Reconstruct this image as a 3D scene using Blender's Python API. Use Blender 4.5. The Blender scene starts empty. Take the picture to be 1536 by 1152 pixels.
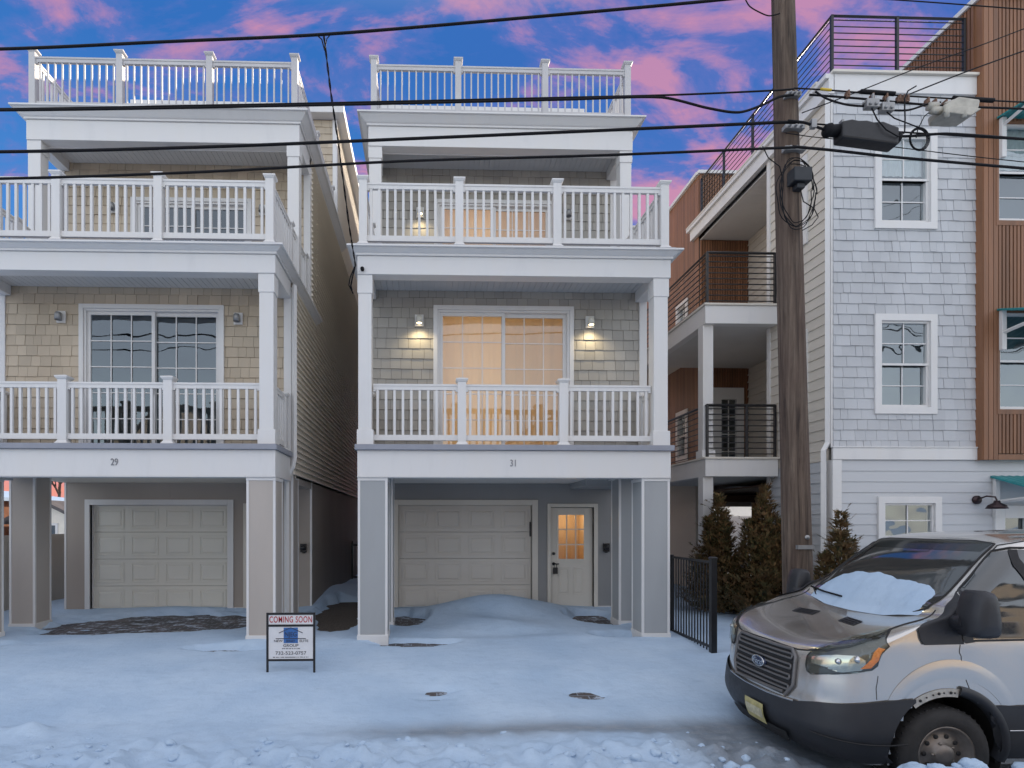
import bpy, bmesh, math, random
from mathutils import Vector, Matrix, noise as mnoise
R = math.radians
PI = math.pi
scene = bpy.context.scene
COL = scene.collection
rnd = random.Random(7)

# ------------------------------------------------------------------ materials
def new_mat(name):
    m = bpy.data.materials.new(name)
    m.use_nodes = True
    nt = m.node_tree
    for n in list(nt.nodes):
        nt.nodes.remove(n)
    out = nt.nodes.new('ShaderNodeOutputMaterial')
    return m, nt, out

def node(nt, typ, **kw):
    n = nt.nodes.new(typ)
    for k, v in kw.items():
        setattr(n, k, v)
    return n

def setin(n, **kw):
    for k, v in kw.items():
        n.inputs[k.replace('_', ' ')].default_value = v

def mathn(nt, op, a, b=None, clamp=False):
    n = node(nt, 'ShaderNodeMath', operation=op)
    n.use_clamp = clamp
    for i, v in enumerate((a, b)):
        if v is None:
            continue
        if isinstance(v, (int, float)):
            n.inputs[i].default_value = v
        else:
            nt.links.new(v, n.inputs[i])
    return n.outputs[0]

def mixc(nt, fac, a, b, blend='MIX'):
    n = node(nt, 'ShaderNodeMix', data_type='RGBA', blend_type=blend)
    for sock, v in ((n.inputs[0], fac), (n.inputs[6], a), (n.inputs[7], b)):
        if isinstance(v, (int, float)):
            sock.default_value = v
        elif isinstance(v, tuple):
            sock.default_value = (*v[:3], 1)
        else:
            nt.links.new(v, sock)
    return n.outputs[2]

def noisen(nt, vec, scale, detail=5, rough=.55, dist=0):
    n = node(nt, 'ShaderNodeTexNoise')
    setin(n, Scale=scale, Detail=detail, Roughness=rough, Distortion=dist)
    if vec is not None:
        nt.links.new(vec, n.inputs['Vector'])
    return n.outputs['Fac']

def maprange(nt, v, a, b, c, d):
    n = node(nt, 'ShaderNodeMapRange')
    nt.links.new(v, n.inputs['Value'])
    setin(n, From_Min=a, From_Max=b, To_Min=c, To_Max=d)
    return n.outputs['Result']

def objvec(nt, scale=(1, 1, 1)):
    tc = node(nt, 'ShaderNodeTexCoord')
    mp = node(nt, 'ShaderNodeMapping')
    mp.inputs['Scale'].default_value = scale
    nt.links.new(tc.outputs['Object'], mp.inputs['Vector'])
    return mp.outputs['Vector']

def M(name, col, rough=.5, metal=0, var=.08, scale=3.0, bump=0, bscale=60, island=0,
      coat=0, stretch=(1, 1, 1), col2=None, c2lo=.45, c2hi=.65, spec=.5, dist=.01):
    m, nt, out = new_mat(name)
    b = node(nt, 'ShaderNodeBsdfPrincipled')
    nt.links.new(b.outputs[0], out.inputs[0])
    vec = objvec(nt, stretch)
    f = noisen(nt, vec, scale, 6, .6)
    base = mixc(nt, maprange(nt, f, c2lo, c2hi, 0, 1), col, col2) if col2 else None
    k = maprange(nt, f, .25, .75, 1 - var, 1 + var)
    if island:
        g = node(nt, 'ShaderNodeNewGeometry')
        k = mathn(nt, 'MULTIPLY', k, maprange(nt, g.outputs['Random Per Island'], 0, 1, 1 - island, 1 + island))
    c = mixc(nt, 1.0, base if base is not None else col, (1, 1, 1), 'MULTIPLY')
    hs = node(nt, 'ShaderNodeVectorMath', operation='SCALE')
    nt.links.new(c, hs.inputs[0])
    nt.links.new(k, hs.inputs['Scale'])
    nt.links.new(hs.outputs[0], b.inputs['Base Color'])
    f2 = noisen(nt, vec, scale * 4, 4, .6)
    nt.links.new(maprange(nt, f2, .3, .7, max(.02, rough - .07), min(1, rough + .07)), b.inputs['Roughness'])
    b.inputs['Metallic'].default_value = metal
    b.inputs['Specular IOR Level'].default_value = spec
    if coat:
        b.inputs['Coat Weight'].default_value = coat
        b.inputs['Coat Roughness'].default_value = .04
    if bump:
        bn = node(nt, 'ShaderNodeBump')
        setin(bn, Strength=bump, Distance=dist)
        nt.links.new(noisen(nt, vec, bscale, 6, .6), bn.inputs['Height'])
        nt.links.new(bn.outputs[0], b.inputs['Normal'])
    return m

def glass_mat(name, refl=.14, tint=(.8, .85, .87), wave=.03, wscale=1.2, rc=(.9, .97, 1)):
    m, nt, out = new_mat(name)
    tr = node(nt, 'ShaderNodeBsdfTransparent'); tr.inputs[0].default_value = (*tint, 1)
    gl = node(nt, 'ShaderNodeBsdfGlossy'); gl.inputs['Roughness'].default_value = .015
    gl.inputs['Color'].default_value = (*rc, 1)
    bn = node(nt, 'ShaderNodeBump'); setin(bn, Strength=1.0, Distance=wave)
    nt.links.new(noisen(nt, objvec(nt), wscale, 1, .4), bn.inputs['Height'])
    nt.links.new(bn.outputs[0], gl.inputs['Normal'])
    ge = node(nt, 'ShaderNodeNewGeometry')
    dt = node(nt, 'ShaderNodeVectorMath', operation='DOT_PRODUCT')
    nt.links.new(ge.outputs['Incoming'], dt.inputs[0]); nt.links.new(ge.outputs['Normal'], dt.inputs[1])
    fr = mathn(nt, 'POWER', mathn(nt, 'SUBTRACT', 1, mathn(nt, 'ABSOLUTE', dt.outputs['Value']), True), 5)
    fac = mathn(nt, 'ADD', mathn(nt, 'MULTIPLY', fr, .9), refl, True)
    mx = node(nt, 'ShaderNodeMixShader')
    nt.links.new(fac, mx.inputs[0]); nt.links.new(tr.outputs[0], mx.inputs[1]); nt.links.new(gl.outputs[0], mx.inputs[2])
    nt.links.new(mx.outputs[0], out.inputs[0])
    return m

def emit_mat(name, col, s):
    m, nt, out = new_mat(name)
    e = node(nt, 'ShaderNodeEmission'); e.inputs[0].default_value = (*col, 1); e.inputs[1].default_value = s
    nt.links.new(e.outputs[0], out.inputs[0])
    return m

WHITE = M('white_vinyl', (.68, .67, .66), .42, var=.10, scale=1.3, bump=.06, bscale=25, col2=(.63, .615, .595), stretch=(2.2, 2.2, .5))
RAIL_BACKLIT = M('roof_rail_backlit', (.50, .49, .49), .45, var=.10, scale=1.5)  # white vinyl greyed so the roof rails look backlit; shade painted in
CREAM = M('cream_paint', (.62, .58, .51), .45, var=.06, scale=1.5, bump=.05, bscale=30)
DECK = M('grey_deck_edge', (.27, .28, .32), .6, var=.1, scale=4)
TAN_SH = M('tan_shingle', (.49, .41, .31), .75, var=.12, scale=1.2, island=.09, bump=.25, bscale=70, stretch=(1, 1, .25))
TAN_BK = M('tan_shingle_gap_shade', (.16, .125, .09), .9)  # shingle colour darkened: painted shadow for the gaps
GREY_SH = M('grey_shingle', (.36, .34, .305), .75, var=.12, scale=1.2, island=.09, bump=.25, bscale=70, stretch=(1, 1, .25))
GREY_BK = M('grey_shingle_gap_shade', (.13, .12, .11), .9)  # backing darkened as painted shadow between the grey shingles
PALE_SH = M('pale_shingle', (.475, .485, .50), .7, var=.08, scale=1.4, island=.06, bump=.2, bscale=70, stretch=(1, 1, .25))
PALE_BK = M('pale_shingle_gap_shade', (.30, .30, .31), .9)  # same painted gap shadow, kept lighter for the pale wall
PALE_LAP = M('pale_lap', (.51, .52, .535), .6, var=.07, scale=1.5, bump=.12, bscale=50, stretch=(.2, .2, 1))
WARMLIT_LAP = M('warmlit_lap', (.60, .55, .48), .6, var=.07, scale=1.5, bump=.12, bscale=50, stretch=(.2, .2, 1))  # pale siding with warm reflected light put into its colour
VINYL_TAN = M('vinyl_tan', (.76, .69, .58), .55, var=.06, scale=1.5, stretch=(.3, .3, 1))
VINYL_BOUNCE = M('vinyl_bounce', (.76, .73, .68), .55, var=.06, scale=1.5, stretch=(.3, .3, 1))  # grey house's side siding, lightened to bounce light into the alley
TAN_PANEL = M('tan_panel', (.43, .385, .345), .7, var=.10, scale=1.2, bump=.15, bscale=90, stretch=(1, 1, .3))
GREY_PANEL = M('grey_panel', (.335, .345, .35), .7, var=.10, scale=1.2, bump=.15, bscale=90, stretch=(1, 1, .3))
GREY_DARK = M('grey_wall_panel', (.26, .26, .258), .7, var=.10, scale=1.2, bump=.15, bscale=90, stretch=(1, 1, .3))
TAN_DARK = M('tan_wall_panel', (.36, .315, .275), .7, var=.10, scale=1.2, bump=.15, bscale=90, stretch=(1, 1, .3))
SOFFIT = M('soffit', (.60, .585, .56), .6, var=.06, scale=2)
SOFFIT_G = M('soffit_grey', (.50, .51, .52), .6, var=.06, scale=2)
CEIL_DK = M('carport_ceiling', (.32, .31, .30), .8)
WOOD = M('brown_cladding', (.215, .098, .048), .55, var=.28, scale=2.0, island=.16, bump=.2, bscale=50, stretch=(4, 4, .25))
WOOD_BK = M('brown_cladding_gap', (.035, .018, .012), .8)
BLACK = M('black_metal', (.018, .018, .02), .4, metal=.2, var=.1)
IRON = M('dark_iron', (.035, .033, .033), .45, metal=.4, var=.15)
PLAST = M('black_rubber', (.008, .008, .010), .6, var=.15, scale=6, spec=.15)
GALV = M('galvanised', (.30, .30, .30), .5, metal=.7, var=.2, scale=9)
ALU = M('cast_aluminium', (.40, .38, .33), .5, metal=.3, var=.22, scale=12, bump=.2, bscale=60)
TEAL = M('teal_metal', (.02, .22, .235), .4, metal=.2, var=.12)
TEALP = M('pale_teal', (.18, .42, .40), .5)
BRONZE = M('bronze', (.045, .03, .032), .35, metal=.7)
ROOM_DARK = M('dark_room', (.10, .12, .13), .9, var=.3, scale=1)
ROOM_WARM = M('warm_room', (.66, .50, .33), .9, var=.10, scale=.8)
BLIND = M('window_blind', (.55, .57, .55), .8, var=.15, scale=9, stretch=(8, 1, 1))
GLASS = glass_mat('window_glass', .12, wave=.006, wscale=2.4)
GLASS_W = glass_mat('window_glass_wavy', .20, wave=.012, wscale=2.2)
GLASS_L = glass_mat('window_glass_lit', .10, tint=(.97, .93, .88), wave=.004)
GLASS_S = glass_mat('window_glass_screened', .10, tint=(.74, .70, .66), wave=.004)
BULB = emit_mat('lamp_glow', (1.0, .80, .46), 9)
FROST = M('frosted_shade', (.62, .60, .52), .3, var=.05)
GRAVEL = M('gravel', (.085, .07, .055), .9, var=.5, scale=30, bump=1, bscale=45, dist=.03)
NUMB = M('house_number_grey', (.20, .20, .21), .5)

def bark_mat():
    m, nt, out = new_mat('weathered_pole_wood')
    b = node(nt, 'ShaderNodeBsdfPrincipled'); nt.links.new(b.outputs[0], out.inputs[0])
    v = objvec(nt, (9, 9, .45))
    f = noisen(nt, v, 2.2, 9, .68, .4)
    v2 = objvec(nt, (1, 1, .35))
    f2 = noisen(nt, v2, 1.8, 5, .6)
    cr = node(nt, 'ShaderNodeValToRGB')
    el = cr.color_ramp.elements
    el[0].position = .34; el[0].color = (.014, .010, .008, 1)
    el[1].position = .70; el[1].color = (.21, .16, .12, 1)
    e = el.new(.48); e.color = (.095, .070, .052, 1)
    nt.links.new(f, cr.inputs[0])
    c = mixc(nt, maprange(nt, f2, .42, .62, 0, .55), cr.outputs[0], (.075, .045, .035))
    nt.links.new(c, b.inputs['Base Color']); b.inputs['Roughness'].default_value = .9
    bn = node(nt, 'ShaderNodeBump'); setin(bn, Strength=.9, Distance=.02)
    nt.links.new(f, bn.inputs['Height']); nt.links.new(bn.outputs[0], b.inputs['Normal'])
    return m
BARK = bark_mat()

def snow_mat():
    m, nt, out = new_mat('snow')
    b = node(nt, 'ShaderNodeBsdfPrincipled'); nt.links.new(b.outputs[0], out.inputs[0])
    v = objvec(nt)
    at = node(nt, 'ShaderNodeAttribute', attribute_name='slush')
    f1 = noisen(nt, v, .9, 6, .6)
    f2 = noisen(nt, objvec(nt, (1, 2.2, 1)), 5, 7, .65)
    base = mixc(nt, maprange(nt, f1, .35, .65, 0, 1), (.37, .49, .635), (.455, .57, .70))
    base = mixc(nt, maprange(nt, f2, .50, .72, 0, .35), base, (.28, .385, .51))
    sf = mathn(nt, 'MULTIPLY', at.outputs['Fac'], maprange(nt, f2, .3, .7, .75, 1.25), True)
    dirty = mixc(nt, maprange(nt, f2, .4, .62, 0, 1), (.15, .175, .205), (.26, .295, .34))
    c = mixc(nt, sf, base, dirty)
    nt.links.new(c, b.inputs['Base Color'])
    nt.links.new(maprange(nt, sf, 0, 1, .78, .38), b.inputs['Roughness'])
    b.inputs['Specular IOR Level'].default_value = .3
    bn = node(nt, 'ShaderNodeBump'); setin(bn, Strength=.5, Distance=.03)
    h = mathn(nt, 'ADD', noisen(nt, v, 7, 8, .62), mathn(nt, 'MULTIPLY', noisen(nt, v, 60, 4, .6), .25))
    nt.links.new(h, bn.inputs['Height']); nt.links.new(bn.outputs[0], b.inputs['Normal'])
    return m
SNOW = snow_mat()

def paver_mat():
    m, nt, out = new_mat('dark_pavers')
    b = node(nt, 'ShaderNodeBsdfPrincipled'); nt.links.new(b.outputs[0], out.inputs[0])
    v = objvec(nt)
    br = node(nt, 'ShaderNodeTexBrick')
    nt.links.new(v, br.inputs['Vector'])
    setin(br, Scale=1, Mortar_Size=.008, Brick_Width=.24, Row_Height=.12)
    br.inputs['Color1'].default_value = (.036, .032, .033, 1)
    br.inputs['Color2'].default_value = (.095, .078, .072, 1)
    br.inputs['Mortar'].default_value = (.20, .22, .25, 1)
    f = noisen(nt, objvec(nt, (1, 1.6, 1)), 4.2, 8, .72)
    c = mixc(nt, maprange(nt, f, .53, .63, 0, 1), br.outputs['Color'], (.5, .57, .67))
    nt.links.new(c, b.inputs['Base Color']); b.inputs['Roughness'].default_value = .7
    bn = node(nt, 'ShaderNodeBump'); setin(bn, Strength=.6, Distance=.01)
    nt.links.new(mathn(nt, 'SUBTRACT', 1, br.outputs['Fac']), bn.inputs['Height'])
    nt.links.new(bn.outputs[0], b.inputs['Normal'])
    return m
PAVER = paver_mat()

# ------------------------------------------------------------------ mesh builder
class MB:
    def __init__(s):
        s.v, s.f, s.m, s.sm = [], [], [], []
    def add(s, vs, fs, m=0, smooth=False):
        o = len(s.v)
        s.v += [tuple(p) for p in vs]
        for f in fs:
            s.f.append(tuple(i + o for i in f)); s.m.append(m); s.sm.append(smooth)
    def box(s, x0, x1, y0, y1, z0, z1, m=0):
        if x0 > x1: x0, x1 = x1, x0
        if y0 > y1: y0, y1 = y1, y0
        if z0 > z1: z0, z1 = z1, z0
        s.add([(x0, y0, z0), (x1, y0, z0), (x1, y1, z0), (x0, y1, z0), (x0, y0, z1), (x1, y0, z1), (x1, y1, z1), (x0, y1, z1)],
              [(0, 3, 2, 1), (4, 5, 6, 7), (0, 1, 5, 4), (1, 2, 6, 5), (2, 3, 7, 6), (3, 0, 4, 7)], m)
        return s
    def quad(s, a, b, c, d, m=0):
        s.add([a, b, c, d], [(0, 1, 2, 3)], m); return s
    def prism(s, poly, mp, d0, d1, m=0):
        n = len(poly)
        s.add([mp(u, v, d0) for u, v in poly] + [mp(u, v, d1) for u, v in poly],
              [tuple(range(n))[::-1], tuple(range(n, 2 * n))] + [(i, (i + 1) % n, n + (i + 1) % n, n + i) for i in range(n)], m)
        return s
    def stack(s, x, y, prof, m=0, sx=1, sy=1):        # square frusta stack: [(half, z)...]
        vs, fs = [], []
        for h, z in prof:
            vs += [(x - h * sx, y - h * sy, z), (x + h * sx, y - h * sy, z), (x + h * sx, y + h * sy, z), (x - h * sx, y + h * sy, z)]
        for i in range(len(prof) - 1):
            a = i * 4
            for j in range(4):
                fs.append((a + j, a + (j + 1) % 4, a + 4 + (j + 1) % 4, a + 4 + j))
        fs.append((3, 2, 1, 0)); k = (len(prof) - 1) * 4; fs.append((k, k + 1, k + 2, k + 3))
        s.add(vs, fs, m); return s
    def tube(s, pts, r, n=8, m=0, smooth=True):
        pts = [Vector(p) for p in pts]
        rs = r if isinstance(r, (list, tuple)) else [r] * len(pts)
        vs, fs = [], []
        t = (pts[1] - pts[0]).normalized()
        ref = Vector((0, 0, 1)) if abs(t.z) < .9 else Vector((1, 0, 0))
        nn = t.cross(ref).normalized()
        for i, p in enumerate(pts):
            if i == 0: t = pts[1] - pts[0]
            elif i == len(pts) - 1: t = pts[-1] - pts[-2]
            else: t = pts[i + 1] - pts[i - 1]
            t.normalize()
            nn = (nn - t * nn.dot(t)).normalized()
            bb = t.cross(nn)
            for k in range(n):
                a = 2 * PI * k / n
                vs.append(p + (nn * math.cos(a) + bb * math.sin(a)) * rs[i])
        for i in range(len(pts) - 1):
            for k in range(n):
                fs.append((i * n + k, i * n + (k + 1) % n, (i + 1) * n + (k + 1) % n, (i + 1) * n + k))
        s.add(vs, fs, m, smooth)
        s.add([vs[k] for k in range(n)], [tuple(range(n))[::-1]], m)
        s.add(vs[-n:], [tuple(range(n))], m)
        return s
    def lathe(s, c, prof, axis='z', n=28, m=0, smooth=True):      # prof [(r, h)]
        vs, fs = [], []
        for r, h in prof:
            for k in range(n):
                a = 2 * PI * k / n
                u, w = r * math.cos(a), r * math.sin(a)
                vs.append({'z': (c[0] + u, c[1] + w, c[2] + h), 'y': (c[0] + u, c[1] + h, c[2] + w), 'x': (c[0] + h, c[1] + u, c[2] + w)}[axis])
        for i in range(len(prof) - 1):
            for k in range(n):
                fs.append((i * n + k, i * n + (k + 1) % n, (i + 1) * n + (k + 1) % n, (i + 1) * n + k))
        s.add(vs, fs, m, smooth); return s
    def frustum(s, mp, u0, u1, v0, v1, d0, ins, d1, m=0):         # raised / sunk field on a plane
        s.add([mp(u0, v0, d0), mp(u1, v0, d0), mp(u1, v1, d0), mp(u0, v1, d0),
               mp(u0 + ins, v0 + ins, d1), mp(u1 - ins, v0 + ins, d1), mp(u1 - ins, v1 - ins, d1), mp(u0 + ins, v1 - ins, d1)],
              [(4, 5, 6, 7), (0, 1, 5, 4), (1, 2, 6, 5), (2, 3, 7, 6), (3, 0, 4, 7)], m); return s
    def build(s, name, mats, parent=None, bevel=0, flip=True):
        me = bpy.data.meshes.new(name)
        me.from_pydata(s.v, [], s.f)
        if not isinstance(mats, (list, tuple)): mats = [mats]
        for x in mats: me.materials.append(x)
        me.polygons.foreach_set('material_index', s.m)
        me.polygons.foreach_set('use_smooth', s.sm)
        if flip:
            bm = bmesh.new(); bm.from_mesh(me)
            bmesh.ops.recalc_face_normals(bm, faces=bm.faces)
            bm.to_mesh(me); bm.free()
        me.update()
        return link(name, me, parent, bevel)

def link(name, me, parent=None, bevel=0):
    o = bpy.data.objects.new(name, me)
    COL.objects.link(o)
    if parent is not None:
        setpar(o, parent)
    if bevel:
        md = o.modifiers.new('Bevel', 'BEVEL'); md.width = bevel; md.segments = 2; md.limit_method = 'ANGLE'
        md.angle_limit = R(40)
    return o

def world_of(o):
    m = Matrix.Translation(o.location)
    p = o.parent
    while p is not None:
        m = Matrix.Translation(p.location) @ m
        p = p.parent
    return m

ROOTLOC = {}
def setpar(o, parent):
    o.parent = parent
    o.matrix_parent_inverse = Matrix.Translation(-ROOTLOC.get(parent.name, Vector((0, 0, 0))))

def thing(name, label, cat, loc=(0, 0, 0), group=None):
    o = bpy.data.objects.new(name, None)
    COL.objects.link(o)
    o.location = loc; o.empty_display_size = .2
    ROOTLOC[o.name] = Vector(loc)
    o['label'] = label; o['category'] = cat
    if group: o['group'] = group
    return o

def tag(o, label=None, cat=None, group=None, kind=None):
    if label: o['label'] = label
    if cat: o['category'] = cat
    if group: o['group'] = group
    if kind: o['kind'] = kind
    return o

def part_empty(name, parent):
    o = bpy.data.objects.new(name, None); COL.objects.link(o); o.empty_display_size = .1
    setpar(o, parent)
    return o

FX = lambda Y: (lambda u, v, d: (u, Y - d, v))          # a wall facing -Y (the camera): d outwards
SR = lambda X: (lambda u, v, d: (X + d, u, v))          # a wall facing +X
SL = lambda X: (lambda u, v, d: (X - d, u, v))          # a wall facing -X

def rect_sub(rects, h):
    out = []
    for (a, b, c, d) in rects:
        x0, x1, z0, z1 = max(a, h[0]), min(b, h[1]), max(c, h[2]), min(d, h[3])
        if x0 >= x1 or z0 >= z1:
            out.append((a, b, c, d)); continue
        if a < x0: out.append((a, x0, c, d))
        if x1 < b: out.append((x1, b, c, d))
        if c < z0: out.append((x0, x1, c, z0))
        if z1 < d: out.append((x0, x1, z1, d))
    return out

def holed(mb, mp, u0, u1, v0, v1, holes, d0, d1, m=0):
    rs = [(u0, u1, v0, v1)]
    for h in holes: rs = rect_sub(rs, h)
    for a, b, c, d in rs:
        mb.prism([(a, c), (b, c), (b, d), (a, d)], mp, d0, d1, m)

def shingles(mb, mp, u0, u1, v0, v1, holes, row=.176, wmin=.135, wmax=.215, rg=None, m=0):
    rg = rg or rnd
    v = v1; i = 0
    while v > v0 + .01:
        lo = max(v0, v - row)
        u = u0 - rg.uniform(0, wmax)
        while u < u1:
            w = rg.uniform(wmin, wmax)
            a, b = max(u0, u + .0025), min(u1, u + w - .0025)
            u += w
            if b - a < .01: continue
            rs = [(a, b, min(v - .02, lo + rg.choice((0, 0, 0, .002, .004))), v)]
            for h in holes: rs = rect_sub(rs, h)
            jit = rg.uniform(-.003, .005)
            for (p, q, c, d) in rs:
                dl = .020 + jit - .015 * (c - lo) / row
                dh = .020 + jit - .015 * (d - lo) / row
                mb.add([mp(p, c, dl), mp(q, c, dl), mp(q, d, dh), mp(p, d, dh), mp(p, c, 0), mp(q, c, 0), mp(p, d, 0), mp(q, d, 0)],
                       [(0, 1, 2, 3), (4, 5, 1, 0), (0, 3, 6, 4), (1, 5, 7, 2)], m)
        v -= row

def laps(mb, mp, u0, u1, v0, v1, row, holes=(), out=.018, m=0):
    v = v0
    while v < v1 - .01:
        hi = min(v1, v + row)
        rs = [(u0, u1, v, hi)]
        for h in holes: rs = rect_sub(rs, h)
        for (p, q, c, d) in rs:
            dl = out - (out - .003) * (c - v) / row
            dh = out - (out - .003) * (d - v) / row
            mb.add([mp(p, c, dl), mp(q, c, dl), mp(q, d, dh), mp(p, d, dh), mp(p, c, 0), mp(q, c, 0), mp(p, d, 0), mp(q, d, 0)],
                   [(0, 1, 2, 3), (4, 5, 1, 0), (0, 3, 6, 4), (1, 5, 7, 2)], m)
        v += row

def text_obj(body, size, loc, mat, parent, name, rotx=PI / 2, rotz=0, xs=1.0, extr=.002, bold=0, shear=0, roty=0, space=1):
    cu = bpy.data.curves.new('txt', 'FONT')
    cu.body = body; cu.size = size; cu.align_x = 'CENTER'; cu.align_y = 'CENTER'
    cu.extrude = extr; cu.offset = bold; cu.shear = shear; cu.space_character = space
    to = bpy.data.objects.new('txt', cu); COL.objects.link(to)
    bpy.context.view_layer.update()
    me = bpy.data.meshes.new_from_object(to)
    bpy.data.objects.remove(to)
    mt = Matrix.Translation(loc) @ Matrix.Rotation(rotz, 4, 'Z') @ Matrix.Rotation(rotx, 4, 'X') @ Matrix.Rotation(roty, 4, 'Y') @ Matrix.Diagonal((xs, 1, 1, 1))
    me.transform(mt)
    me.materials.clear(); me.materials.append(mat)
    return link(name, me, parent)

def add_light(name, loc, energy, col, parent, size=.05, spot=False):
    l = bpy.data.lights.new(name, 'SPOT' if spot else 'POINT')
    l.energy = energy; l.color = col; l.shadow_soft_size = size
    if spot: l.spot_size = R(150); l.spot_blend = .9
    o = bpy.data.objects.new(name, l); COL.objects.link(o); o.location = loc
    setpar(o, parent)
    return o

# ------------------------------------------------------------------ terrain
def lerp_tab(t, x):
    if x <= t[0][0]: return t[0][1]
    for (a, b), (c, d) in zip(t, t[1:]):
        if x <= c:
            k = (x - a) / (c - a); k = k * k * (3 - 2 * k) if False else k
            return b + (d - b) * k
    return t[-1][1]
BASE = [(5.0, -.31), (6.0, -.25), (7.3, -.07), (8.8, .02), (10.0, .05), (11.5, .11), (26, .13)]
def gbase(x, y): return lerp_tab(BASE, y)
def g2(x, y, cx, cy, sx, sy): return math.exp(-((x - cx) / sx) ** 2 - ((y - cy) / sy) ** 2)
BARE = [(-4.9, 10.35, 2.0, .80), (-3.9, 10.55, 1.1, .75), (-5.6, 9.75, 1.15, .38), (-6.9, 8.8, .8, .16), (-2.85, 8.42, .45, .13),
        (-.35, 10.5, .36, .60), (-.15, 8.72, .62, .24), (3.1, 10.5, .46, .7), (3.05, 9.05, .40, .2),
        (-1.7, 11.5, .5, 1.6), (-1.6, 10.2, .35, .7), (.10, 6.80, .21, .085), (1.87, 6.75, .22, .085), (2.0, 6.66, .13, .06), (.06, 6.62, .12, .03)]
def gsnow(x, y):
    nl = mnoise.noise(Vector((x * .55, y * .8, 3.1)))
    nm = mnoise.noise(Vector((x * 2.3, y * 3.1, 7.7)))
    nh = mnoise.noise(Vector((x * 7, y * 9, 1.7)))
    d = .065 + .022 * nl + .008 * nm + .003 * nh
    d += .37 * g2(x, y, 1.35, 10.9, 1.3, .58) - .05 * g2(x, y, 1.1, 9.15, 1.3, .22) + .10 * g2(x, y, 1.5, 9.75, 1.4, .5) + .05 * g2(x, y, 2.4, 9.0, .9, .5)
    d += .04 * math.sin(x * 3.1 + y * 5) * g2(x, y, 1.3, 10.2, 1.3, .7)
    d += .20 * g2(x, y, -2.2, 13.6, .5, 1.8)
    d += .05 * g2(x, y, -5.0, 11.5, 1.2, .18)
    d += .03 * g2(x, y, 3.6, 8.5, .5, .35) + .035 * g2(x, y, -2.6, 8.75, .4, .12)
    # rough ploughed edge nearest the lens
    k = max(0, min(1, (6.0 - y + .25 * nl) / .9))
    kx = 1 if x < 3.2 else max(0, 1 - (x - 3.2) / .5)
    lump = abs(mnoise.noise(Vector((x * 3.2, y * 4.2, 9)))) * .11 + max(0, mnoise.noise(Vector((x * 8, y * 8, 2)))) * .085 + mnoise.noise(Vector((x * 19, y * 19, 5))) * .018
    d += k * kx * (lump * (1.2 if y < 5.3 else .7) + .04)
    d += .10 * g2(x, y, -3.9, 5.75, .14, .10) + .06 * g2(x, y, -4.3, 5.7, .35, .12)
    # heap thrown against the van's wheel
    d += (.36 + .10 * nm + .05 * nh) * math.exp(-((y - 3.95) / .26) ** 2) * max(0, min(1, (x - 3.15) / .45))
    d += .05 * g2(x, y, 4.8, 7.6, .7, .6) * (1 + nm) + .05 * g2(x, y, 5.6, 9.6, 1.2, .6)
    # shallow icy hollow along the gutter
    d -= .035 * slush(x, y)
    q_ = max(g2(x, y, .10, 6.65, .55, .38), g2(x, y, 1.87, 6.6, .55, .38))
    d = d * (1 - .85 * q_)
    b = -9
    for (cx, cy, rx, ry) in BARE:
        if abs(x - cx) < rx * 1.8 and abs(y - cy) < ry * 1.8:
            q = 1 - math.sqrt(((x - cx) / rx) ** 2 + ((y - cy) / ry) ** 2)
            b = max(b, q * (min(rx, ry) / .3 if .06 < min(rx, ry) < .3 else 1))
    if b > -1:
        e = b + .33 * nm * (1 if b < .5 else .4) + .2 * nl + .12 * nh
        t = max(0, min(1, (e + .12) / .28))
        d = d * (1 - t) - (.045 if y > 7 else .026) * t
    return d
def slush(x, y):
    c = 5.72 + .05 * math.sin(x * 1.3) + .05 * mnoise.noise(Vector((x * 1.1, y, 4)))
    w = .20 + .06 * mnoise.noise(Vector((x * 2, 1, 4)))
    s = math.exp(-((y - c) / w) ** 2) * max(0, min(1, (x + 1.5) / 1.0))
    if x < -.2: s *= max(.3, .75 + (x + .2) * .35)
    s2 = max(0, min(1, (x - 2.2) / .5)) * max(0, min(1, (y - 4.25) / .2)) * max(0, min(1, (6.1 - y) / .3))
    return max(0, min(1, max(s * .85, s2 * .95)))
def gh(x, y): return gbase(x, y) + gsnow(x, y)

def axis_vals(lo, hi, fine, far):
    v = []
    x = lo
    while x <= hi + 1e-6:
        v.append(x); x += fine
    step = fine; a = lo; pre = []
    while a > -far:
        step *= 1.5; a -= step; pre.append(a)
    step = fine; b = v[-1]; post = []
    while b < far:
        step *= 1.5; b += step; post.append(b)
    return pre[::-1] + v + post

def sheet(name, xs, ys, zf, mat, attr=None):
    vs = [(x, y, zf(x, y)) for y in ys for x in xs]
    nx = len(xs)
    fs = [(j * nx + i, j * nx + i + 1, (j + 1) * nx + i + 1, (j + 1) * nx + i) for j in range(len(ys) - 1) for i in range(nx - 1)]
    me = bpy.data.meshes.new(name); me.from_pydata(vs, [], fs)
    me.materials.append(mat)
    me.polygons.foreach_set('use_smooth', [True] * len(fs))
    if attr:
        a = me.attributes.new('slush', 'FLOAT', 'POINT')
        a.data.foreach_set('value', [attr(v[0], v[1]) for v in vs])
    me.update()
    o = link(name, me); o['kind'] = 'structure'
    return o
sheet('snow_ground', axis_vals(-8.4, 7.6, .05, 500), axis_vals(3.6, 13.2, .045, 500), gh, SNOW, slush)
sheet('paver_driveway', [-8.2 + .5 * i for i in range(27)], [5.9 + .25 * i for i in range(25)], lambda x, y: gbase(x, y) - .012, PAVER)
sheet('gravel_strip', [-2.30 + .3 * i for i in range(5)], [9.4 + .5 * i for i in range(20)], lambda x, y: gbase(x, y) - .006, GRAVEL)

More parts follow.
